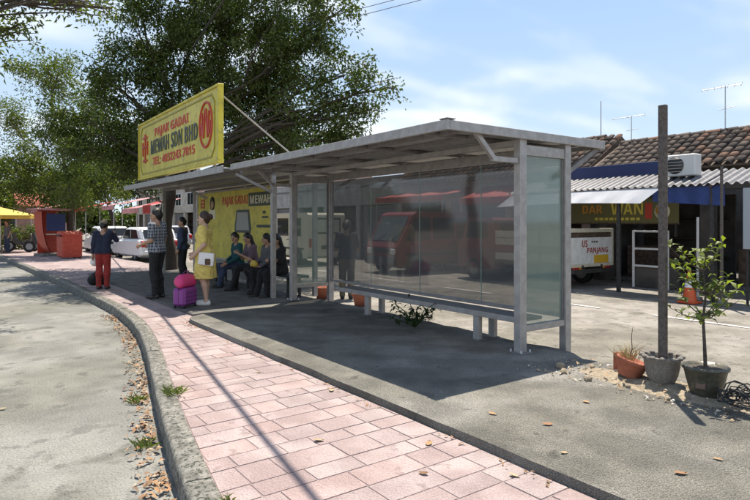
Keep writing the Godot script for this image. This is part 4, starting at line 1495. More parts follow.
	# air conditioners on the canopy
	for q in [[13.2, 2.52, 6.55, "white air conditioner box on the roof edge right of the steel post"], [13.2, 2.52, 9.9, "white air conditioner box beside the green end pane, above the blue fascia"]]:
		var ac := thing("air_conditioner", q[3], "air conditioner", V(q[0], q[1], q[2]), 0, "air conditioners on the shop canopies")
		box("case", ac, M.ac_white, Vector3(0, .24, 0), Vector3(.3, .48, .66), .02)
		lathe("fan_grille", ac, M.dark_metal, [[0, 0], [.18, 0], [.19, .01], [.19, .02], [0, .025]], 22, Vector3(-.148, .24, -.1), Vector3(0, 0, 90))
		for k in 5:
			box("grille_bar", ac, M.ac_white, Vector3(-.177, .1 + k * .07, -.1), Vector3(.006, .008, .34), .001)
		box("bracket", ac, M.dark_metal, Vector3(.1, -.03, -.2), Vector3(.5, .05, .04), .003)
		box("bracket", ac, M.dark_metal, Vector3(.1, -.03, .2), Vector3(.5, .05, .04), .003)
	# television aerials
	for q in [[16.3, 7.0, 3.7, 1.35, 7, "television aerial with many arms on the tiled roof near the right edge"], [16.3, 9.6, 3.7, .95, 3, "small television aerial on the tiled roof left of the steel post"]]:
		var an := thing("tv_aerial", q[5], "aerial", V(q[0], q[2], q[1]))
		tube("mast", an, M.galvanised, [Vector3(0, -.1, 0), Vector3(0, q[3], 0)], [.016, .014], 6)
		tube("boom", an, M.galvanised, [Vector3(-.1, q[3] - .04, -.55), Vector3(.1, q[3] - .0, .35)], [.01, .01], 5)
		for k in q[4]:
			var u: float = float(k) / (q[4] - 1)
			var p := Vector3(-.1, q[3] - .04, -.55).lerp(Vector3(.1, q[3], .35), u)
			var l := lerpf(.1, .24, u)
			tube("element", an, M.galvanised, [p + Vector3(-l, 0, l * .5), p + Vector3(l, 0, -l * .5)], [.006, .006], 4)
		tube("boom", an, M.galvanised, [Vector3(0, q[3] * .55, -.16), Vector3(0, q[3] * .58, .22)], [.008, .008], 4)
	var mast := thing("roof_mast", "thin bare pole standing above the tiled roof beside the shelter's roof end", "pole", V(16.9, 3.4, 11.0))
	tube("mast", mast, M.galvanised, [Vector3(0, 0, 0), Vector3(0, 2.0, 0)], [.022, .016], 6)
	lathe("base", mast, M.dark_metal, [[0, 0], [.05, 0], [.05, .05], [.02, .06], [0, .06]], 8)
	# thin poles before the shop
	var pl := thing("sign_pole", "thin dark pole before the blue tarpaulin, behind the young tree", "pole", V(12.3, -.15, 5.35))
	tube("shaft", pl, M.rusty, [Vector3(0, 0, 0), Vector3(0, 2.75, 0)], [.035, .03], 8)
	lathe("foot", pl, M.kerb, [[0, 0], [.12, 0], [.1, .1], [0, .12]], 10)
	var pq := thing("pale_pole", "pale pipe standing in the shop front just left of the dark pole", "pole", V(12.6, -.15, 5.95))
	tube("shaft", pq, M.galvanised, [Vector3(0, 0, 0), Vector3(0, 1.75, 0)], [.03, .03], 8)
	lathe("foot", pq, M.kerb, [[0, 0], [.1, 0], [.09, .08], [0, .1]], 10)
	# traffic cone
	var cone := thing("traffic_cone", "orange traffic cone in front of the dark shop, behind the young tree", "traffic cone", V(12.15, -.15, 5.9))
	box("base", cone, M.cone_orange, Vector3(0, .02, 0), Vector3(.36, .04, .36), .01)
	lathe("body", cone, M.cone_orange, [[.14, .04], [.03, .66], [.024, .68], [0, .68]], 16)
	lathe("band", cone, M.paper, [[.094, .32], [.07, .46], [.066, .46]], 16)
	# standing sign at the right edge
	var sg := thing("notice_board", "pale upright notice board with blue lettering at the right edge", "sign", V(12.6, -.15, 4.72))
	box("panel", sg, M.board_pale, Vector3(0, 1.72, 0), Vector3(.05, 1.2, .72), .006)
	for z in [-.3, .3]:
		box("leg", sg, M.dark_metal, Vector3(.04, .9, z), Vector3(.04, 1.8, .04), .003)
	for k in 5:
		for q in [[-.1, 0.0, .16, .028], [-.1, .06, .12, .024], [-.1, -.06, .14, .024], [-.1, 0.0, .026, .17], [.14, 0.0, .026, .17], [.14, .05, .15, .024], [.14, -.05, .15, .024]]:
			box("stroke", sg, M.sign_blue, Vector3(-.027, 2.2 - k * .235 + q[1], q[0]), Vector3(.006, q[3], q[2]), .001)
	# awnings further along
	awning("red_awning", "bright red awning seen through the rear glass of the new shelter", "red_tarp", 15.2, 2.75, 13.9, 2.3, 10.4, 14.4, .22)
	awning("red_awning", "dull red awning behind the parked red van", "red_tarp", 15.4, 2.8, 13.7, 2.45, 15.0, 19.0, .2)
	awning("pink_awning", "pink market awning far left of the shelter, nearer one", "pink_tarp", 9.6, 2.75, 7.4, 2.2, 30.4, 34.0, .25, "pink market awnings")
	awning("pink_awning", "pink market awning far left of the shelter, farther one", "pink_tarp", 9.6, 3.0, 7.2, 2.45, 35.0, 39.0, .25, "pink market awnings")
	awning("red_awning", "long dull red awning across the far street, left of the older shelter", "red_tarp", 8.6, 2.9, 6.6, 2.4, 40.0, 44.0, .2)
	awning("pink_awning", "pink market awning at the far end, above the red kiosk", "pink_tarp", 6.4, 2.8, 4.2, 2.3, 42.0, 46.0, .25, "pink market awnings")
	awning("red_awning", "small red awning far down the street above the white car", "red_tarp", 8.6, 2.7, 7.4, 2.3, 28.2, 29.6, .4)

# ------------------------------------------------------------------ vehicles
func wheel(parent: Node, at: Vector3, r: float, w: float) -> void:
	var n := Node3D.new()
	n.name = "wheel"
	parent.add_child(n, true)
	n.position = at
	n.rotation_degrees.z = 90
	lathe("tyre", n, M.tyre, [[r * .62, -w / 2], [r * .93, -w / 2], [r, -w * .32], [r, w * .32], [r * .93, w / 2], [r * .62, w / 2]], 24)
	lathe("rim", n, M.rim, [[0, -w * .36], [r * .2, -w * .4], [r * .5, -w * .3], [r * .63, -w * .42], [r * .63, w * .42], [r * .5, w * .3], [r * .2, w * .4], [0, w * .36]], 20)

# nose towards -z
func car(label: String, m: String, at: Vector3, turn: float, group := "") -> Node3D:
	var c := thing("parked_car", label, "car", at, turn, group)
	var W := 1.66
	prism("body", c, M[m], [Vector2(-1.95, .3), Vector2(-1.9, .62), Vector2(-1.75, .74), Vector2(-.95, .88), Vector2(1.6, .95), Vector2(1.88, .9), Vector2(1.95, .6), Vector2(1.93, .3), Vector2(1.7, .22), Vector2(-1.7, .22)], W, .07)
	prism("cabin", c, M[m], [Vector2(-.98, .86), Vector2(-.3, 1.38), Vector2(.0, 1.43), Vector2(1.2, 1.42), Vector2(1.5, 1.36), Vector2(1.84, .92)], W - .2, .09)
	# glazing set just proud of the cabin
	prism("windscreen", c, M.car_glass, [Vector2(-.95, .90), Vector2(-.37, 1.34), Vector2(-.35, 1.33), Vector2(-.93, .89)], W - .42, 0.0, Vector3(0, .012, -.012))
	prism("rear_window", c, M.car_glass, [Vector2(1.56, 1.32), Vector2(1.8, .98), Vector2(1.79, .97), Vector2(1.55, 1.31)], W - .46, 0.0, Vector3(0, .012, .02))
	for s in [-1.0, 1.0]:
		prism("side_window", c, M.car_glass, [Vector2(-.62, .95), Vector2(-.2, 1.32), Vector2(.38, 1.34), Vector2(.38, .95)], .012, 0.0, Vector3(s * (W / 2 - .098), 0, 0))
		prism("side_window", c, M.car_glass, [Vector2(.46, .95), Vector2(.46, 1.34), Vector2(1.15, 1.33), Vector2(1.4, .97)], .012, 0.0, Vector3(s * (W / 2 - .098), 0, 0))
		box("headlight", c, M.lamp_clear, Vector3(s * .6, .66, -1.86), Vector3(.34, .14, .12), .03)
		box("taillight", c, M.lamp_red, Vector3(s * .68, .74, 1.9), Vector3(.2, .26, .12), .03)
		box("mirror", c, M[m], Vector3(s * (W / 2 + .06), .98, -.62), Vector3(.16, .11, .07), .02)
		for z in [-1.2, 1.18]:
			wheel(c, Vector3(s * (W / 2 - .1), .285, z), .285, .19)
	box("bumper", c, M[m], Vector3(0, .4, 1.93), Vector3(W - .08, .2, .14), .04)
	box("bumper", c, M[m], Vector3(0, .4, -1.93), Vector3(W - .08, .2, .14), .04)
	box("number_plate", c, M.plate, Vector3(0, .62, 1.96), Vector3(.5, .12, .02), .003)
	box("number_plate", c, M.plate, Vector3(0, .48, -2.005), Vector3(.5, .12, .02), .003)
	return c

func van(label: String, m: String, at: Vector3, turn: float, h: float, trim: String) -> Node3D:
	var c := thing("parked_van", label, "van", at, turn)
	var W := 1.66
	prism("body", c, M[m], [Vector2(-2.0, .3), Vector2(-1.98, .85), Vector2(-1.86, 1.02), Vector2(-1.35, h - .1), Vector2(-1.15, h), Vector2(1.95, h), Vector2(2.02, h - .08), Vector2(2.04, .34), Vector2(1.95, .26), Vector2(-1.9, .26)], W, .08)
	prism("windscreen", c, M.windscreen, [Vector2(-1.84, 1.05), Vector2(-1.4, h - .16), Vector2(-1.39, h - .17), Vector2(-1.83, 1.04)], W - .26, 0.0, Vector3(0, .012, -.016))
	for s in [-1.0, 1.0]:
		prism("side_window", c, M.car_glass, [Vector2(-1.62, 1.06), Vector2(-1.28, h - .18), Vector2(-.62, h - .18), Vector2(-.62, 1.06)], .012, 0.0, Vector3(s * (W / 2 + .001), 0, 0))
		for z in [[-.5, .45], [.56, 1.5]]:
			prism("side_window", c, M.car_glass, [Vector2(z[0], 1.1), Vector2(z[0], h - .2), Vector2(z[1], h - .2), Vector2(z[1], 1.1)], .012, 0.0, Vector3(s * (W / 2 + .001), 0, 0))
		box("headlight", c, M.lamp_clear, Vector3(s * .62, .72, -1.98), Vector3(.26, .18, .08), .03)
		box("taillight", c, M.lamp_red, Vector3(s * .72, .85, 2.02), Vector3(.12, .34, .06), .015)
		box("mirror", c, M.black_plastic, Vector3(s * (W / 2 + .1), 1.16, -1.55), Vector3(.14, .2, .08), .02)
		for z in [-.56, .5, 1.56]:
			box("door_seam", c, M.black_plastic, Vector3(s * (W / 2), .78, z), Vector3(.006, .9, .012), .001)
		box("trim_stripe", c, M.black_plastic, Vector3(s * (W / 2 + .004), .62, .05), Vector3(.016, .07, 3.3), .004)
		box("sill", c, M.black_plastic, Vector3(s * (W / 2 - .03), .3, .0), Vector3(.06, .1, 1.7), .01)
		box("door_handle", c, M.black_plastic, Vector3(s * (W / 2 + .012), .95, -.7), Vector3(.03, .03, .14), .006)
		box("door_handle", c, M.black_plastic, Vector3(s * (W / 2 + .012), .95, .4), Vector3(.03, .03, .14), .006)
		for z in [-1.25, 1.25]:
			lathe("wheel_arch", c, M.black_plastic, [[.0, -.02], [.36, -.02], [.375, .0], [.36, .008], [.0, .008]], 22, Vector3(s * (W / 2 - .004), .31, z), Vector3(0, 0, -90 * s))
		tube("wiper", c, M.black_plastic, [Vector3(s * .35, 1.06, -1.87), Vector3(s * .35 - .3, 1.28, -1.75)], [.008, .006], 5)
		box("indicator", c, M.lamp_amber, Vector3(s * .78, .72, -1.95), Vector3(.07, .16, .08), .02)
		for z in [-1.25, 1.25]:
			wheel(c, Vector3(s * (W / 2 - .07), .29, z), .29, .19)
	box("grille", c, M.black_plastic, Vector3(0, .74, -1.985), Vector3(.9, .12, .04), .01)
	box("bumper", c, M[trim], Vector3(0, .42, -2.02), Vector3(W - .04, .22, .14), .04)
	box("bumper", c, M[trim], Vector3(0, .42, 2.06), Vector3(W - .04, .2, .12), .04)
	var rw := box("rear_window", c, M.black_plastic, Vector3(0, h - .5, 2.035), Vector3(W - .42, .62, .03), .03)
	box("pane", rw, M.rear_pale, Vector3(0, 0, .014), Vector3(W - .56, .48, .012), .003)
	box("number_plate", c, M.plate, Vector3(0, .68, 2.05), Vector3(.5, .14, .02), .003)
	return c

func make_truck() -> void:
	# nose towards -z (up the street), tailboard towards the camera
	var c := thing("cream_truck", "small cream truck whose white tailboard reads PANJANG, right of the green end pane", "truck", V(13.08, -.15, 10.75))
	var W := 1.8
	for s in [-1.0, 1.0]:
		box("chassis_rail", c, M.dark_metal, Vector3(s * .4, .5, 0), Vector3(.09, .14, 4.0), .006)
		for z in [-1.35, 1.2]:
			wheel(c, Vector3(s * (W / 2 - .16), .31, z), .31, .22)
		box("mudflap", c, M.black_plastic, Vector3(s * (W / 2 - .16), .3, 1.62), Vector3(.26, .36, .012), .003)
		box("taillight", c, M.lamp_red, Vector3(s * .68, .47, 1.98), Vector3(.2, .1, .05), .01)
		box("indicator", c, M.lamp_amber, Vector3(s * .5, .47, 1.98), Vector3(.1, .1, .05), .01)
		# bed side boards, one by one
		var sd := Node3D.new()
		sd.name = "bed_side"
		c.add_child(sd, true)
		for k in 4:
			box("board", sd, M.cream_paint if k != 1 else M.maroon_paint, Vector3(s * (W / 2), .72 + k * .2, .72), Vector3(.03, .185, 2.4), .006)
		for z in [-.45, .35, 1.1, 1.88]:
			box("stake", sd, M.maroon_paint, Vector3(s * (W / 2 + .03), 1.02, z), Vector3(.035, .85, .05), .004)
	box("bed_floor", c, M.wood_dark, Vector3(0, .6, .72), Vector3(W - .06, .06, 2.44), .006)
	# cab
	prism("cab", c, M.maroon_paint, [Vector2(-2.0, .34), Vector2(-1.98, .95), Vector2(-1.78, 1.2), Vector2(-1.62, 1.72), Vector2(-1.5, 1.78), Vector2(-.62, 1.78), Vector2(-.56, 1.7), Vector2(-.56, .34)], W - .12, .07)
	for s in [-1.0, 1.0]:
		prism("side_window", c, M.car_glass, [Vector2(-1.66, 1.2), Vector2(-1.52, 1.66), Vector2(-.8, 1.66), Vector2(-.8, 1.2)], .012, 0.0, Vector3(s * ((W - .12) / 2 + .001), 0, 0))
	box("rear_window", c, M.car_glass, Vector3(0, 1.45, -.552), Vector3(1.1, .36, .02), .004)
	# tailboard
	var tb := Node3D.new()
	tb.name = "tailboard"
	c.add_child(tb, true)
	tb.position = Vector3(0, 0, 1.96)
	box("board", tb, M.white_paint, Vector3(0, .93, 0), Vector3(W - .02, .66, .04), .006)
	box("frame", tb, M.cream_paint, Vector3(0, 1.44, 0), Vector3(W + .08, .1, .07), .006)
	box("frame", tb, M.cream_paint, Vector3(0, .56, 0), Vector3(W + .08, .08, .07), .006)
	for s in [-1.0, 1.0]:
		box("frame", tb, M.cream_paint, Vector3(s * (W / 2 + .01), 1.0, 0), Vector3(.07, .785, .065), .006)
	box("slot_board", tb, M.wood_dark, Vector3(0, 1.325, -.02), Vector3(W - .05, .13, .03), .004)
	text("lettering", tb, "US", M.letter_red, Vector3(-.30, 1.1, .022), 0, .17, .22, .005)
	for k in 3:
		box("print_line", tb, M.sign_black, Vector3(.02 + k * .1, 1.15, .022), Vector3(.06, .045, .006), .001)
	text("lettering", tb, "PANJANG", M.letter_red, Vector3(.25, .93, .022), 0, .13, .9, .005)
	box("number_plate", tb, M.plate_yellow, Vector3(.4, .71, .026), Vector3(.62, .2, .012), .003)
	box("bumper", c, M.dark_metal, Vector3(0, .42, 2.02), Vector3(W - .1, .1, .08), .006)

func motorcycle(label: String, at: Vector3, turn: float, m: String) -> void:
	var c := thing("motorcycle", label, "motorcycle", at, turn, "motorcycles by the yellow umbrella")
	for z in [-.62, .6]:
		wheel(c, Vector3(0, .29, z), .29, .09)
	prism("fairing", c, M[m], [Vector2(-.42, .5), Vector2(-.5, .95), Vector2(-.38, 1.0), Vector2(-.25, .6), Vector2(.1, .52), Vector2(.6, .72), Vector2(.72, .68), Vector2(.3, .36), Vector2(-.2, .34)], .18, .04)
	prism("seat", c, M.black_plastic, [Vector2(-.1, .68), Vector2(.12, .74), Vector2(.66, .82), Vector2(.7, .74), Vector2(.1, .64)], .24, .04)
	tube("handlebar", c, M.dark_metal, [Vector3(-.34, 1.02, -.3), Vector3(-.1, 1.0, -.42), Vector3(.1, 1.0, -.42), Vector3(.34, 1.02, -.3)], [.016, .014, .014, .016], 6)
	tube("fork", c, M.rim, [Vector3(0, .95, -.44), Vector3(0, .29, -.62)], [.03, .026], 6)
	lathe("headlight", c, M.lamp_clear, [[0, 0], [.07, 0], [.06, .04], [0, .05]], 12, Vector3(0, .9, -.5), Vector3(-90, 0, 0))
	tube("exhaust", c, M.rim, [Vector3(.14, .28, -.1), Vector3(.16, .26, .3), Vector3(.17, .36, .75)], [.025, .035, .04], 8)

func make_vehicles() -> void:
	var v := van("red van parked nose towards us, behind the middle of the rear glass", "red_paint", V(13.1, -.15, 15.1), 90, 1.98, "black_plastic")
	v.set_meta("category", "van")
	van("beige van with a black-framed rear window, behind the standing man at the glass", "car_beige", V(11.6, -.15, 21.3), 0, 2.0, "car_beige")
	make_truck()
	car("white car on the service road seen left of the man in the checked shirt", "car_white", V(6.75, -.15, 26.6), 4)
	car("white car partly hidden behind the person with red trousers", "car_white", V(6.5, -.15, 33.0), 0)
	car("silver car far down the service road under the pink awnings", "car_silver", V(11.2, -.15, 38.0), 0)
	motorcycle("grey motorcycle parked beneath the edge of the yellow umbrella", V(2.9, -.06, 36.0), 60, "cloth_grey")
	motorcycle("dark motorcycle parked between the yellow umbrella and the red kiosk", V(3.7, -.06, 34.6), 70, "dark_metal")
	motorcycle("white motorcycle parked nearest the red kiosk", V(4.3, -.06, 33.4), 80, "car_white")

func make_far_left() -> void:
	# yellow umbrella stall
	var u := thing("market_umbrella", "yellow market umbrella at the left edge, over the motorcycles", "umbrella", V(1.9, -.06, 35.6))
	var st := newst()
	st.set_smooth_group(-1)
	for k in 8:
		var a0 := TAU * k / 8.0
		var a1 := TAU * (k + 1) / 8.0
		var e0 := Vector3(cos(a0) * 1.7, 1.9, sin(a0) * 1.7)
		var e1 := Vector3(cos(a1) * 1.7, 1.9, sin(a1) * 1.7)
		face(st, [Vector3(0, 2.32, 0), e0, e1], Vector3(cos((a0 + a1) / 2), 2, sin((a0 + a1) / 2)))
		face(st, [e0, e1, e1 + Vector3(0, -.16, 0), e0 + Vector3(0, -.16, 0)], Vector3(cos((a0 + a1) / 2), 0, sin((a0 + a1) / 2)))
	part("canopy", done(st), M.yellow_tarp, u)
	tube("pole", u, M.galvanised, [Vector3(0, 0, 0), Vector3(0, 2.36, 0)], [.03, .025], 8)
	lathe("foot", u, M.kerb, [[0, 0], [.26, 0], [.24, .1], [0, .12]], 14)
	for k in 8:
		var a := TAU * k / 8.0
		tube("rib", u, M.galvanised, [Vector3(0, 2.28, 0), Vector3(cos(a) * 1.66, 1.885, sin(a) * 1.66)], [.01, .008], 4)
	# red bin
	var b := thing("red_bin", "large red plastic bin with a domed lid at far left", "bin", V(4.0, -.06, 28.0), 10)
	prism("body", b, M.bin_red, [Vector2(-.36, .06), Vector2(.36, .06), Vector2(.42, .98), Vector2(-.42, .98)], .8, .05)
	prism("lid", b, M.bin_red, [Vector2(-.45, .985), Vector2(.45, .985), Vector2(.44, 1.06), Vector2(.2, 1.17), Vector2(-.2, 1.17), Vector2(-.44, 1.06)], .86, .04)
	box("handle", b, M.black_plastic, Vector3(-.45, 1.0, 0), Vector3(.05, .05, .6), .015)
	for z in [-.28, .28]:
		lathe("wheel", b, M.tyre, [[0, -.03], [.09, -.03], [.09, .03], [0, .03]], 14, Vector3(.3, .09, z), Vector3(90, 0, 0))
	# red kiosk
	var k := thing("red_kiosk", "red curved kiosk with a blue panel and pale roof beside the far tree trunks", "kiosk", V(3.55, -.06, 30.6), 12)
	var ks := newst()
	ks.set_smooth_group(0)
	for i in 10:
		var a0 := lerpf(0, 1.5, i / 10.0)
		var a1 := lerpf(0, 1.5, (i + 1) / 10.0)
		var p0 := Vector3(-.5 + .5 * (1 - cos(a0)), 2.05 - 1.9 * sin(a0) / sin(1.5), 0)
		var p1 := Vector3(-.5 + .5 * (1 - cos(a1)), 2.05 - 1.9 * sin(a1) / sin(1.5), 0)
		face(ks, [p0 + Vector3(0, 0, -.5), p0 + Vector3(0, 0, .5), p1 + Vector3(0, 0, .5), p1 + Vector3(0, 0, -.5)], Vector3(-1, 0, 0))
		face(ks, [p0 + Vector3(.04, 0, -.5), p0 + Vector3(.04, 0, .5), p1 + Vector3(.04, 0, .5), p1 + Vector3(.04, 0, -.5)], Vector3(1, 0, 0))
	part("shell", done(ks), M.bin_red, k)
	box("side_panel", k, M.bin_red, Vector3(.1, 1.1, -.5), Vector3(.9, 2.0, .05), .01)
	box("blue_panel", k, M.blue_paint, Vector3(.1, 1.55, .5), Vector3(.8, .8, .04), .01)
	box("shelf", k, M.cream_paint, Vector3(.1, 1.0, .42), Vector3(.8, .04, .3), .006)
	box("roof", k, M.pink_tarp, Vector3(0, 2.14, 0), Vector3(1.5, .1, 1.4), .03)
	box("base", k, M.kerb, Vector3(.05, .06, 0), Vector3(1.1, .12, 1.1), .01)
	# distant houses
	var h := thing("red_roofed_house", "small house with a red roof far away at left between the trees", "house", V(3.5, -.28, 60))
	box("wall", h, M.pink_wall, Vector3(0, 1.6, 0), Vector3(9, 3.2, 7), .02)
	prism("roof", h, M.red_roof, [Vector2(-4.0, 3.1), Vector2(4.0, 3.1), Vector2(0, 4.8)], 9.8, .02)
	for x in [-3.0, 0.0, 3.0]:
		var w := box("window", h, M.white_paint, Vector3(x, 1.7, 3.51), Vector3(1.3, 1.1, .06), .01)
		box("pane", w, M.car_glass, Vector3(0, 0, .02), Vector3(1.1, .9, .04), .003)
	var h2 := thing("white_house", "low white house on the far left horizon", "house", V(-12, -.28, 66))
	box("wall", h2, M.cream_wall, Vector3(0, 1.7, 0), Vector3(12, 3.4, 7), .02)
	prism("roof", h2, M.zinc, [Vector2(-4.0, 3.3), Vector2(4.0, 3.3), Vector2(0, 4.6)], 12.8, .02)
	for x in [-4.0, 0.0, 4.0]:
		var w := box("window", h2, M.white_paint, Vector3(x, 1.8, 3.51), Vector3(1.5, 1.1, .06), .01)
		box("pane", w, M.car_glass, Vector3(0, 0, .02), Vector3(1.3, .9, .04), .003)
	# hedge along the far walk
	var hd := thing("hedge", "low leafy hedge behind the motorcycles at far left", "hedge", V(2.5, -.06, 39.0))
	var cl := leaf_clusters(8, 16, .3, .14, .06)
	rng.seed = 91
	var hs := newst()
	for i in 420:
		hs.append_from(cl[rng.randi() % 8], 0, Transform3D(Basis.from_euler(Vector3(rnd(-1, 1), rnd(0, 6), rnd(-1, 1))).scaled(Vector3.ONE * rnd(.7, 1.2)), Vector3(rnd(-2.2, 2.6), rnd(.1, 1.25), rnd(-.5, .5))))
	part("foliage", hs.commit(), M.leaf_light, hd)
	# far wood that closes the view
	var wood := newst()
	var cw := leaf_clusters(9, 20, 1.0, .55, .28)
	for i in 3600:
		var x := rnd(-70, 60)
		var top := 5.0 + 2.2 * sin(x * .21) + 1.5 * sin(x * .55 + 1.0)
		wood.append_from(cw[rng.randi() % 8], 0, Transform3D(Basis.from_euler(Vector3(rnd(-1, 1), rnd(0, 6), rnd(-1, 1))).scaled(Vector3.ONE * rnd(.95, 1.6)), V(x, top * sqrt(rng.randf()) - .2, 92 + rnd(-4, 4))))
	tag(part("far_wood", wood.commit(), M.leaf_mid, self), "line of distant trees closing the view at the end of the street", "trees", "", "stuff")
	for x in [-1.8, -.6, .6, 1.9]:
		tube("stem", hd, M.bark, [Vector3(x, -.05, 0), Vector3(x + .05, .9, .04)], [.03, .015], 6)

# ------------------------------------------------------------------ people: a skeleton of tapered bones, meshed as surface nets
func net(st: SurfaceTool, bones: Array, cell: float, k: float, hem := -9.0) -> void:
	var lo := Vector3.INF
	var hi := -Vector3.INF
	for b in bones:
		var r := maxf(b[2], b[3]) + cell * 2.5 + k
		for p in [b[0], b[1]]:
			lo = lo.min(p - Vector3.ONE * r)
			hi = hi.max(p + Vector3.ONE * r)
	var n := Vector3i(((hi - lo) / cell).ceil()) + Vector3i.ONE
	var nx := n.x
	var ny := n.y
	var nz := n.z
	var sxy := nx * ny
	var f := PackedFloat32Array()
	f.resize(nx * ny * nz)
	f.fill(1.0)
	for b in bones:
		var a: Vector3 = b[0]
		var e: Vector3 = b[1]
		var ra: float = b[2]
		var rb: float = b[3]
		var r := maxf(ra, rb) + cell * 1.6 + k
		var i0 := Vector3i(((a.min(e) - Vector3.ONE * r - lo) / cell).floor()).max(Vector3i.ZERO)
		var i1 := Vector3i(((a.max(e) + Vector3.ONE * r - lo) / cell).ceil()).min(n - Vector3i.ONE)
		var ab := e - a
		var l2 := maxf(ab.length_squared(), 1e-8)
		for z in range(i0.z, i1.z + 1):
			for y in range(i0.y, i1.y + 1):
				var row := z * sxy + y * nx
				var p := Vector3(lo.x + i0.x * cell, lo.y + y * cell, lo.z + z * cell) - a
				for x in range(i0.x, i1.x + 1):
					var u := clampf(p.dot(ab) / l2, 0.0, 1.0)
					var d := (p - ab * u).length() - (ra + (rb - ra) * u)
					var v := f[row + x]
					var h := k - absf(v - d)
					f[row + x] = minf(v, d) - (h * h * .25 / k if h > 0.0 else 0.0)
					p.x += cell
	if hem > -8.0:
		for z in nz:
			for y in ny:
				var below := hem - (lo.y + y * cell)
				if below < -cell * 2.0: break
				var row := z * sxy + y * nx
				for x in nx: f[row + x] = maxf(f[row + x], below)
	var vert := {}
	var offs := [0, 1, nx, nx + 1, sxy, sxy + 1, sxy + nx, sxy + nx + 1]
	st.set_smooth_group(0)
	var cells := PackedInt32Array()
	for z in nz - 1:
		for y in ny - 1:
			var row := z * sxy + y * nx
			for x in nx - 1:
				var i := row + x
				var s := f[i] < 0.0
				if s == (f[i + 1] < 0.0) and s == (f[i + nx] < 0.0) and s == (f[i + nx + 1] < 0.0) and s == (f[i + sxy] < 0.0) and s == (f[i + sxy + 1] < 0.0) and s == (f[i + sxy + nx] < 0.0) and s == (f[i + sxy + nx + 1] < 0.0):
					continue
				var c := Vector3.ZERO
				var m := 0
				for e in EDGES:
					var va := f[i + offs[e[0]]]
					var vb := f[i + offs[e[1]]]
					if (va < 0.0) != (vb < 0.0):
						c += CORN[e[0]].lerp(CORN[e[1]], va / (va - vb))
						m += 1
				vert[i] = lo + (Vector3(x, y, z) + c / m) * cell
				cells.append(i)
	for i in cells:
		var x := i % nx
		var y := (i / nx) % ny
		var z := i / sxy
		var s := f[i] < 0.0
		if y > 0 and z > 0 and s != (f[i + 1] < 0.0):
			quad_net(st, vert, [i, i - nx, i - nx - sxy, i - sxy], s)
		if x > 0 and z > 0 and s != (f[i + nx] < 0.0):
			quad_net(st, vert, [i, i - sxy, i - sxy - 1, i - 1], s)
		if x > 0 and y > 0 and s != (f[i + sxy] < 0.0):
			quad_net(st, vert, [i, i - 1, i - 1 - nx, i - nx], s)

const EDGES := [[0, 1], [2, 3], [4, 5], [6, 7], [0, 2], [1, 3], [4, 6], [5, 7], [0, 4], [1, 5], [2, 6], [3, 7]]
const CORN := [Vector3(0, 0, 0), Vector3(1, 0, 0), Vector3(0, 1, 0), Vector3(1, 1, 0), Vector3(0, 0, 1), Vector3(1, 0, 1), Vector3(0, 1, 1), Vector3(1, 1, 1)]

func quad_net(st: SurfaceTool, v: Dictionary, q: Array, inside: bool) -> void:
	for i in q:
		if not v.has(i): return
	var o := [0, 1, 2, 0, 2, 3] if not inside else [0, 2, 1, 0, 3, 2]
	for i in o: st.add_vertex(v[q[i]])

func net_mesh(bones: Array, cell: float, k: float, hem := -9.0) -> ArrayMesh:
	var st := newst()
	net(st, bones, cell, k, hem)
	return done(st)

func fat(bones: Array, by: float) -> Array:
	return bones.map(func(b): return [b[0], b[1], b[2] + by, b[3] + by])

# joints of someone 1.65 m tall, looking along -z; "R" is +x
func stand() -> Dictionary:
	return {
		"head": Vector3(0, 1.525, -.02), "look": 0.0, "nod": 0.0, "neck": Vector3(0, 1.37, .0), "chest": Vector3(0, 1.22, .0), "waist": Vector3(0, 1.03, .0), "pelvis": Vector3(0, .9, .01),
		"shoR": Vector3(.165, 1.335, .01), "elbR": Vector3(.215, 1.07, .03), "wriR": Vector3(.215, .85, -.05), "shoL": Vector3(-.165, 1.335, .01), "elbL": Vector3(-.215, 1.07, .03), "wriL": Vector3(-.215, .85, -.05),
		"hipR": Vector3(.085, .86, .01), "kneR": Vector3(.09, .47, -.01), "ankR": Vector3(.09, .075, .03), "hipL": Vector3(-.085, .86, .01), "kneL": Vector3(-.09, .47, -.01), "ankL": Vector3(-.09, .075, .03),
	}

func sit() -> Dictionary:
	var j := stand()
	for k in ["head", "neck", "chest", "waist", "pelvis", "shoR", "shoL"]:
		j[k] += Vector3(0, -.35, 0)
	j.merge({"hipR": Vector3(.09, .535, .0), "hipL": Vector3(-.09, .535, .0), "kneR": Vector3(.11, .5, -.4), "kneL": Vector3(-.11, .5, -.4), "ankR": Vector3(.11, .08, -.38), "ankL": Vector3(-.11, .08, -.36),
		"elbR": Vector3(.22, .74, -.02), "elbL": Vector3(-.22, .74, -.02), "wriR": Vector3(.1, .62, -.25), "wriL": Vector3(-.1, .62, -.25)}, true)
	return j

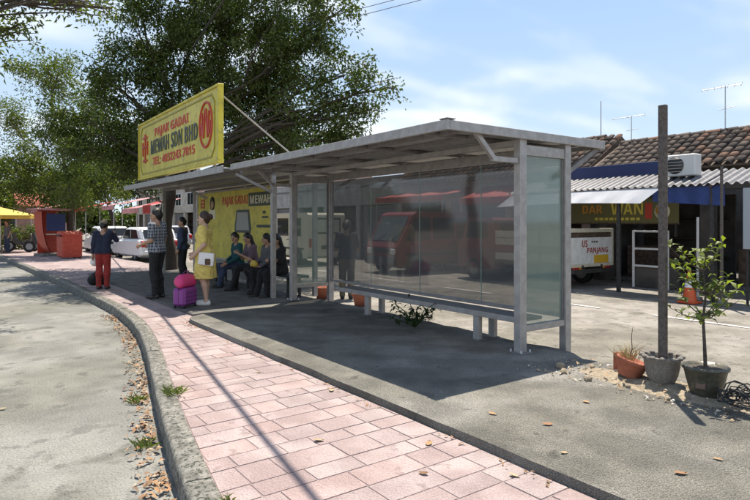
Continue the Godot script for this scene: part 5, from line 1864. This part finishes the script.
func person(label: String, at: Vector3, turn: float, size: float, pose: Dictionary, wear: Dictionary, cell := .017) -> Node3D:
	var p := thing("person", label, "person", at, turn)
	p.scale = Vector3.ONE * size
	var J := pose
	var hb := Basis.from_euler(Vector3(J.nod, J.look, 0))
	var H := func(v: Vector3) -> Vector3: return J.head + hb * v
	# bones by region
	var torso := []
	for s in [-1.0, 1.0]:
		var o := Vector3(s, 0, 0)
		torso.append([J.chest + o * .085 + Vector3(0, .02, 0), J.waist + o * .06, .095, .085])
		torso.append([J.waist + o * .06, J.pelvis + o * .075, .085, .1])
	torso.append([J.shoR, J.chest + Vector3(.05, .03, 0), .055, .09])
	torso.append([J.shoL, J.chest + Vector3(-.05, .03, 0), .055, .09])
	if wear.get("bust", false):
		for s in [-1.0, 1.0]: torso.append([J.chest + Vector3(s * .075, -.005, -.075), J.chest + Vector3(s * .07, .0, -.06), .058, .06])
	if wear.get("belly", 0.0) > 0.0:
		torso.append([J.waist + Vector3(0, .02, -.05), J.waist + Vector3(0, -.05, -.05), .09 + wear.belly, .09 + wear.belly])
	var upper := [[J.shoR, J.elbR, .05, .038], [J.shoL, J.elbL, .05, .038]]
	var fore := [[J.elbR, J.wriR, .037, .025], [J.elbL, J.wriL, .037, .025]]
	var thigh := [[J.hipR, J.kneR, .082, .056], [J.hipL, J.kneL, .082, .056]]
	var shin := []
	var feet := []
	for s in ["R", "L"]:
		var kn: Vector3 = J["kne" + s]
		var an: Vector3 = J["ank" + s]
		var calf := kn.lerp(an, .3) + Vector3(0, 0, .018)
		shin.append([kn, calf, .054, .052])
		shin.append([calf, an, .052, .034])
		feet.append([an + Vector3(0, -.025, .02), an + Vector3(0, -.042, -.15), .036, .026])
	var neck := [[J.neck + Vector3(0, -.04, .01), J.head + hb * Vector3(0, -.06, .015), .056, .05]]
	var head := [
		[H.call(Vector3(0, .045, .012)), H.call(Vector3(0, -.02, .0)), .083, .074], [H.call(Vector3(0, .03, .045)), H.call(Vector3(0, 0, .04)), .072, .066],
		[H.call(Vector3(0, -.05, -.025)), H.call(Vector3(0, -.085, -.045)), .056, .036], [H.call(Vector3(0, .005, -.082)), H.call(Vector3(0, -.032, -.098)), .011, .016],
		[H.call(Vector3(.078, .0, .01)), H.call(Vector3(.076, -.03, .008)), .014, .01], [H.call(Vector3(-.078, .0, .01)), H.call(Vector3(-.076, -.03, .008)), .014, .01],
		[H.call(Vector3(-.03, .018, -.07)), H.call(Vector3(.03, .018, -.07)), .016, .016]]
	var st := newst()
	net(st, torso + upper + fore + thigh + shin + feet + neck, cell, .035)
	net(st, head + [[J.neck + Vector3(0, .01, .01), J.head + hb * Vector3(0, -.05, .01), .05, .048]], .0105, .014)
	# hands: palm and five bent fingers closing with the forearm's direction
	for s in ["R", "L"]:
		var w: Vector3 = J["wri" + s]
		var d: Vector3 = (w - J["elb" + s]).normalized()
		var sd := 1.0 if s == "R" else -1.0
		var inward: Vector3 = J.get("palm" + s, Vector3(-sd, 0, 0))
		inward = (inward - d * inward.dot(d)).normalized()
		var across := d.cross(inward).normalized()
		add_tube(st, [w - d * .015, w + d * .02, w + d * .06, w + d * .088], [.024, .03, .034, .028], 8)
		for i in 4:
			var off: float = (i - 1.5) * .018
			var l: float = [.062, .074, .07, .054][i]
			var b0 := w + d * .078 + across * off
			var b1 := b0 + d * l * .45 + inward * .008
			var b2 := b1 + d * l * .3 + inward * .02
			var b3 := b2 + d * l * .16 + inward * .022
			add_tube(st, [b0, b1, b2, b3], [.0095, .009, .008, .006], 6)
		var t0 := w + d * .03 - across * .026
		add_tube(st, [t0, t0 + d * .03 - across * .022 + inward * .01, t0 + d * .055 - across * .024 + inward * .022], [.012, .01, .007], 6)
	part("body", done(st), M[wear.get("skin", "skin")], p)
	# face details
	for s in [-1.0, 1.0]:
		var ey := newst()
		add_lathe(ey, [[0, -.006], [.006, -.004], [.008, 0], [.006, .004], [0, .006]], 8)
		var e := part("eye", done(ey), M.hair, p, H.call(Vector3(s * .031, .002, -.079)))
		e.basis = hb
		var br := part("eyebrow", cbox(Vector3(.03, .005, .01), .002), M[wear.get("hair", "hair")], p, H.call(Vector3(s * .032, .024, -.082)))
		br.basis = hb
	var mo := part("mouth", cbox(Vector3(.04, .011, .012), .004), M.lips, p, H.call(Vector3(0, -.058, -.083)))
	mo.basis = hb
	# hair
	var hair := [[H.call(Vector3(0, .058, .015)), H.call(Vector3(0, .01, .045)), .083, .08], [H.call(Vector3(0, .01, .05)), H.call(Vector3(0, -.045, .05)), .074, .056], [H.call(Vector3(.05, .06, -.01)), H.call(Vector3(.06, .0, .03)), .045, .034], [H.call(Vector3(-.05, .06, -.01)), H.call(Vector3(-.06, .0, .03)), .045, .034]]
	match wear.get("style", "short"):
		"bun":
			hair.append([H.call(Vector3(0, .045, .12)), H.call(Vector3(0, .025, .125)), .042, .042])
		"long":
			hair.append([H.call(Vector3(.05, .0, .05)), H.call(Vector3(.06, -.2, .06)), .05, .045])
			hair.append([H.call(Vector3(-.05, .0, .05)), H.call(Vector3(-.06, -.2, .06)), .05, .045])
			hair.append([H.call(Vector3(0, -.02, .07)), H.call(Vector3(0, -.22, .08)), .06, .05])
	if wear.has("scarf"):
		part("headscarf", net_mesh(fat(hair, .016) + [[H.call(Vector3(0, -.07, .03)), J.chest + Vector3(0, .1, -.03), .075, .12]], .016, .03), M[wear.scarf], p)
	elif wear.has("cap"):
		part("hair", net_mesh(hair, .013, .02), M[wear.get("hair", "hair")], p)
		part("cap", net_mesh([[H.call(Vector3(0, .07, .01)), H.call(Vector3(0, .06, .02)), .09, .088], [H.call(Vector3(0, .05, -.07)), H.call(Vector3(0, .045, -.14)), .03, .024], [H.call(Vector3(.04, .05, -.07)), H.call(Vector3(.03, .045, -.13)), .02, .016], [H.call(Vector3(-.04, .05, -.07)), H.call(Vector3(-.03, .045, -.13)), .02, .016]], .013, .02), M[wear.cap], p)
	else:
		part("hair", net_mesh(hair, .013, .02), M[wear.get("hair", "hair")], p)
	# clothes
	var top := fat(torso, .014)
	top += fat(upper, .016)
	if wear.get("sleeve", "short") == "long":
		top += fat([[J.elbR, J.elbR.lerp(J.wriR, .9), .037, .027], [J.elbL, J.elbL.lerp(J.wriL, .9), .037, .027]], .014)
	else:
		top = fat(torso, .014) + fat([[J.shoR, J.shoR.lerp(J.elbR, .75), .052, .045], [J.shoL, J.shoL.lerp(J.elbL, .75), .052, .045]], .018)
	if wear.has("dress"):
		var skirt := []
		for sx in [-.07, .07]:
			for sz in [-.04, .05]:
				skirt.append([J.waist + Vector3(sx * .8, 0, sz * .5), J.pelvis + Vector3(sx, -.02, sz), .088, .104])
				skirt.append([J.pelvis + Vector3(sx, -.02, sz), Vector3(sx * 1.25, .3, sz * 1.5), .104, .128])
		part("dress", net_mesh(top + skirt, cell, .05, .47), M[wear.dress], p)
	else:
		part("shirt", net_mesh(top + fat([[J.pelvis + Vector3(.06, 0, 0), J.pelvis + Vector3(.07, -.1, 0), .1, .1], [J.pelvis + Vector3(-.06, 0, 0), J.pelvis + Vector3(-.07, -.1, 0), .1, .1]], .022), cell, .03, J.pelvis.y - .06), M[wear.shirt], p)
		if wear.has("vest"):
			part("vest", net_mesh(fat(torso, .026), cell, .03), M[wear.vest], p)
		var leg := fat(thigh, .016) + [[J.pelvis + Vector3(.06, 0, 0), J.hipR, .112, .098], [J.pelvis + Vector3(-.06, 0, 0), J.hipL, .112, .098]]
		for b in shin: leg.append([b[0], b[1], b[2] + .016, b[3] + .026])
		part("trousers", net_mesh(leg, cell, .03), M[wear.trousers], p)
	var k := 0
	for f in feet:
		part("shoe", net_mesh([[f[0] + Vector3(0, -.006, .01), f[1] + Vector3(0, -.004, -.012), .043, .035], [f[0] + Vector3(0, -.02, .02), f[1] + Vector3(0, -.012, .05), .034, .034]], .012, .02), M[wear.get("shoes", "shoe_dark")], p)
		k += 1
	return p

func make_people() -> void:
	# woman in the yellow dress
	var j := stand()
	j.merge({"wriR": Vector3(.13, .93, -.2), "elbR": Vector3(.225, 1.06, -.0), "wriL": Vector3(-.22, .9, -.1), "elbL": Vector3(-.235, 1.07, .07), "ankR": Vector3(.08, .075, .0), "ankL": Vector3(-.08, .075, .06), "look": .15, "palmR": Vector3(-1, 0, 0), "palmL": Vector3(1, 0, 0)}, true)
	person("woman in a yellow dress standing beside the pink and purple luggage", V(3.75, -.03, 10.6), 52, 1.045, j, {"dress": "cloth_yellow", "skin": "skin_light", "hair": "hair_brown", "style": "bun", "bust": true, "belly": .02, "shoes": "shoe_white"}, .015)
	var hb := thing("white_bag", "white flat bag held at the hip by the woman in yellow", "bag", V(3.69, .73, 10.35), 52)
	box("bag", hb, M.paper, Vector3(0, .1, 0), Vector3(.045, .23, .30), .014, Vector3(6, -8, 0))
	box("purse", hb, M.cloth_brown, Vector3(-.035, .05, .04), Vector3(.04, .11, .1), .014, Vector3(0, 0, 0))
	# luggage
	var lg := thing("suitcase", "purple hard suitcase standing at the feet of the woman in yellow", "suitcase", V(3.36, -.03, 10.5), 40)
	box("shell", lg, M.case_purple, Vector3(0, .2, 0), Vector3(.44, .32, .25), .04)
	for y in [-.07, .0, .07]:
		box("rib", lg, M.case_trim, Vector3(0, .2 + y, .124), Vector3(.36, .014, .012), .004)
		box("rib", lg, M.case_trim, Vector3(0, .2 + y, -.124), Vector3(.36, .014, .012), .004)
	box("zip", lg, M.case_trim, Vector3(0, .2, 0), Vector3(.448, .327, .016), .02)
	box("handle", lg, M.black_plastic, Vector3(.2, .37, 0), Vector3(.02, .03, .12), .008)
	for x in [-.18, .18]:
		for z in [-.09, .09]:
			lathe("wheel", lg, M.tyre, [[0, -.012], [.026, -.012], [.026, .012], [0, .012]], 12, Vector3(x, .026, z), Vector3(90, 0, 0))
	var pk := thing("pink_bag", "bright pink soft bag lying on top of the purple suitcase", "bag", V(3.36, .332, 10.5), 40)
	part("bag", net_mesh([[Vector3(-.16, .11, 0), Vector3(.16, .12, 0), .105, .1], [Vector3(-.2, .07, .03), Vector3(.2, .07, .03), .07, .07], [Vector3(-.12, .16, 0), Vector3(.08, .17, 0), .08, .07]], .017, .03), M.case_pink, pk, Vector3(0, 0, 0))
	tube("strap", pk, M.case_trim, [Vector3(-.14, .22, .02), Vector3(-.05, .29, .03), Vector3(.05, .29, .03), Vector3(.12, .22, .02)], [.01, .01, .01, .01], 6)
	# man in the checked shirt, back to us
	j = stand()
	j.merge({"wriR": Vector3(.2, .98, -.22), "elbR": Vector3(.23, 1.06, -.0), "wriL": Vector3(-.17, .98, -.22), "kneR": Vector3(.1, .47, -.05), "look": .35}, true)
	person("man in a dark checked shirt and dark trousers standing under the signboard's far end", V(3.3, -.03, 12.1), 40, 1.09, j, {"shirt": "cloth_check", "trousers": "cloth_black", "style": "short", "belly": .02})
	# person in navy with red trousers
	j = stand()
	j.merge({"wriR": Vector3(.16, 1.3, -.3), "elbR": Vector3(.26, 1.16, -.14), "wriL": Vector3(-.26, .8, -.06), "look": -.3, "chest": Vector3(0, 1.21, -.04), "head": Vector3(0, 1.5, -.09)}, true)
	person("person in a navy top and red trousers standing at the kerb with raised arm", V(2.8, -.06, 14.7), -30, .98, j, {"shirt": "cloth_navy", "sleeve": "long", "trousers": "cloth_red", "cap": "cloth_khaki"})
	var wb := thing("carrier_bag", "white plastic carrier bag hanging from the hand of the person in navy", "bag", V(2.67, .4, 14.98))
	part("bag", net_mesh([[Vector3(0, .16, 0), Vector3(0, .2, 0), .1, .09], [Vector3(0, .26, 0), Vector3(0, .38, 0), .07, .025]], .018, .03), M.paper, wb)
	var db := thing("black_bag", "black bag on the paving beside the person with red trousers", "bag", V(2.9, -.06, 15.8), 20)
	part("bag", net_mesh([[Vector3(-.14, .13, 0), Vector3(.14, .13, 0), .13, .13], [Vector3(-.1, .22, 0), Vector3(.1, .2, 0), .09, .08]], .02, .03), M.cloth_black, db)
	tube("strap", db, M.black_plastic, [Vector3(-.12, .28, 0), Vector3(0, .4, 0), Vector3(.12, .27, 0)], [.012, .012, .012], 6)
	# seated people
	var sl := [["seated woman with long dark hair and a mauve top holding a phone", 12.35, .2, {"shirt": "cloth_mauve", "trousers": "cloth_black", "style": "long"}, .2], ["seated person in grey with a yellow bag, between two others on the bench", 11.62, -.15, {"shirt": "cloth_grey", "trousers": "cloth_black", "sleeve": "long", "style": "short"}, -.3], ["seated person in black at the near end of the older shelter's bench", 10.98, .1, {"shirt": "cloth_black", "trousers": "cloth_black", "sleeve": "long", "style": "long"}, .1], ["seated person in teal partly hidden behind the woman in yellow", 13.25, 0.0, {"shirt": "cloth_teal", "trousers": "cloth_denim", "sleeve": "long", "style": "short"}, .4]]
	for q in sl:
		j = sit()
		var lean: float = q[2]
		j.merge({"look": q[4], "nod": -.25 - lean * .5, "chest": Vector3(lean * .1, .87, -.03 - lean * .15), "neck": Vector3(lean * .14, 1.02, -.04 - lean * .2), "head": Vector3(lean * .16, 1.175, -.08 - lean * .25)}, true)
		for k in ["shoR", "shoL"]: j[k] += Vector3(lean * .12, 0, -.03 - lean * .18)
		if lean > .15:
			j.merge({"wriR": Vector3(.08, .86, -.34), "elbR": Vector3(.22, .72, -.16), "wriL": Vector3(-.04, .84, -.36), "elbL": Vector3(-.18, .71, -.16), "kneL": Vector3(-.06, .52, -.42), "ankL": Vector3(.02, .1, -.5)}, true)
		elif lean < -.1:
			j.merge({"wriR": Vector3(.16, .57, -.3), "wriL": Vector3(-.12, .6, -.22), "ankR": Vector3(.16, .08, -.22), "kneR": Vector3(.17, .5, -.4)}, true)
		elif lean > .05:
			j.merge({"wriR": Vector3(-.1, .76, -.2), "elbR": Vector3(.2, .74, -.1), "wriL": Vector3(.12, .74, -.21), "elbL": Vector3(-.2, .74, -.1), "ankR": Vector3(.1, .08, -.5)}, true)
		else:
			j.merge({"ankL": Vector3(-.16, .08, -.52), "wriL": Vector3(-.2, .58, -.36)}, true)
		person(q[0], V(5.5, -.05, q[1]), 90, 1.0, j, q[3], .019)
	var yb := thing("yellow_bag", "small yellow bag on the lap of the seated person in grey", "bag", V(5.2, .53, 11.66), 90)
	part("bag", net_mesh([[Vector3(-.08, .06, 0), Vector3(.08, .06, 0), .06, .055], [Vector3(-.05, .1, 0), Vector3(.05, .11, 0), .05, .045]], .014, .02), M.yellow_tarp, yb)
	# standing beyond the rear glass
	j = stand()
	j.merge({"wriR": Vector3(.12, 1.12, -.24), "elbR": Vector3(.23, 1.04, -.02), "wriL": Vector3(-.1, 1.14, -.24), "elbL": Vector3(-.23, 1.04, -.02), "nod": -.25, "look": -.3}, true)
	person("man in a dark top and khaki trousers standing behind the rear glass at left", V(6.85, -.15, 10.55), -40, 1.02, j, {"shirt": "cloth_navy", "trousers": "cloth_khaki", "sleeve": "short"})
	# under the yellow umbrella
	j = stand()
	person("person in grey standing far off under the yellow umbrella", V(2.15, -.06, 34.9), 120, 1.0, j, {"shirt": "cloth_grey", "trousers": "cloth_denim"}, .03)
	# second figure by the far kerb, in the dark of the shelter
	j = stand()
	j.merge({"look": .4}, true)
	person("person in dark blue standing just behind the advertisement's far end", V(4.6, -.03, 14.6), 60, 1.0, j, {"shirt": "cloth_denim", "trousers": "cloth_black", "sleeve": "long"}, .02)

func _ready() -> void:
	make_world()
	rng.seed = 1
	make_materials()
	make_ground()
	make_shelter()
	make_old_shelter()
	make_shops()
	make_trees()
	make_vehicles()
	make_far_left()
	make_people()
	make_pots()
	make_weeds()
	make_litter()
	make_small_things()
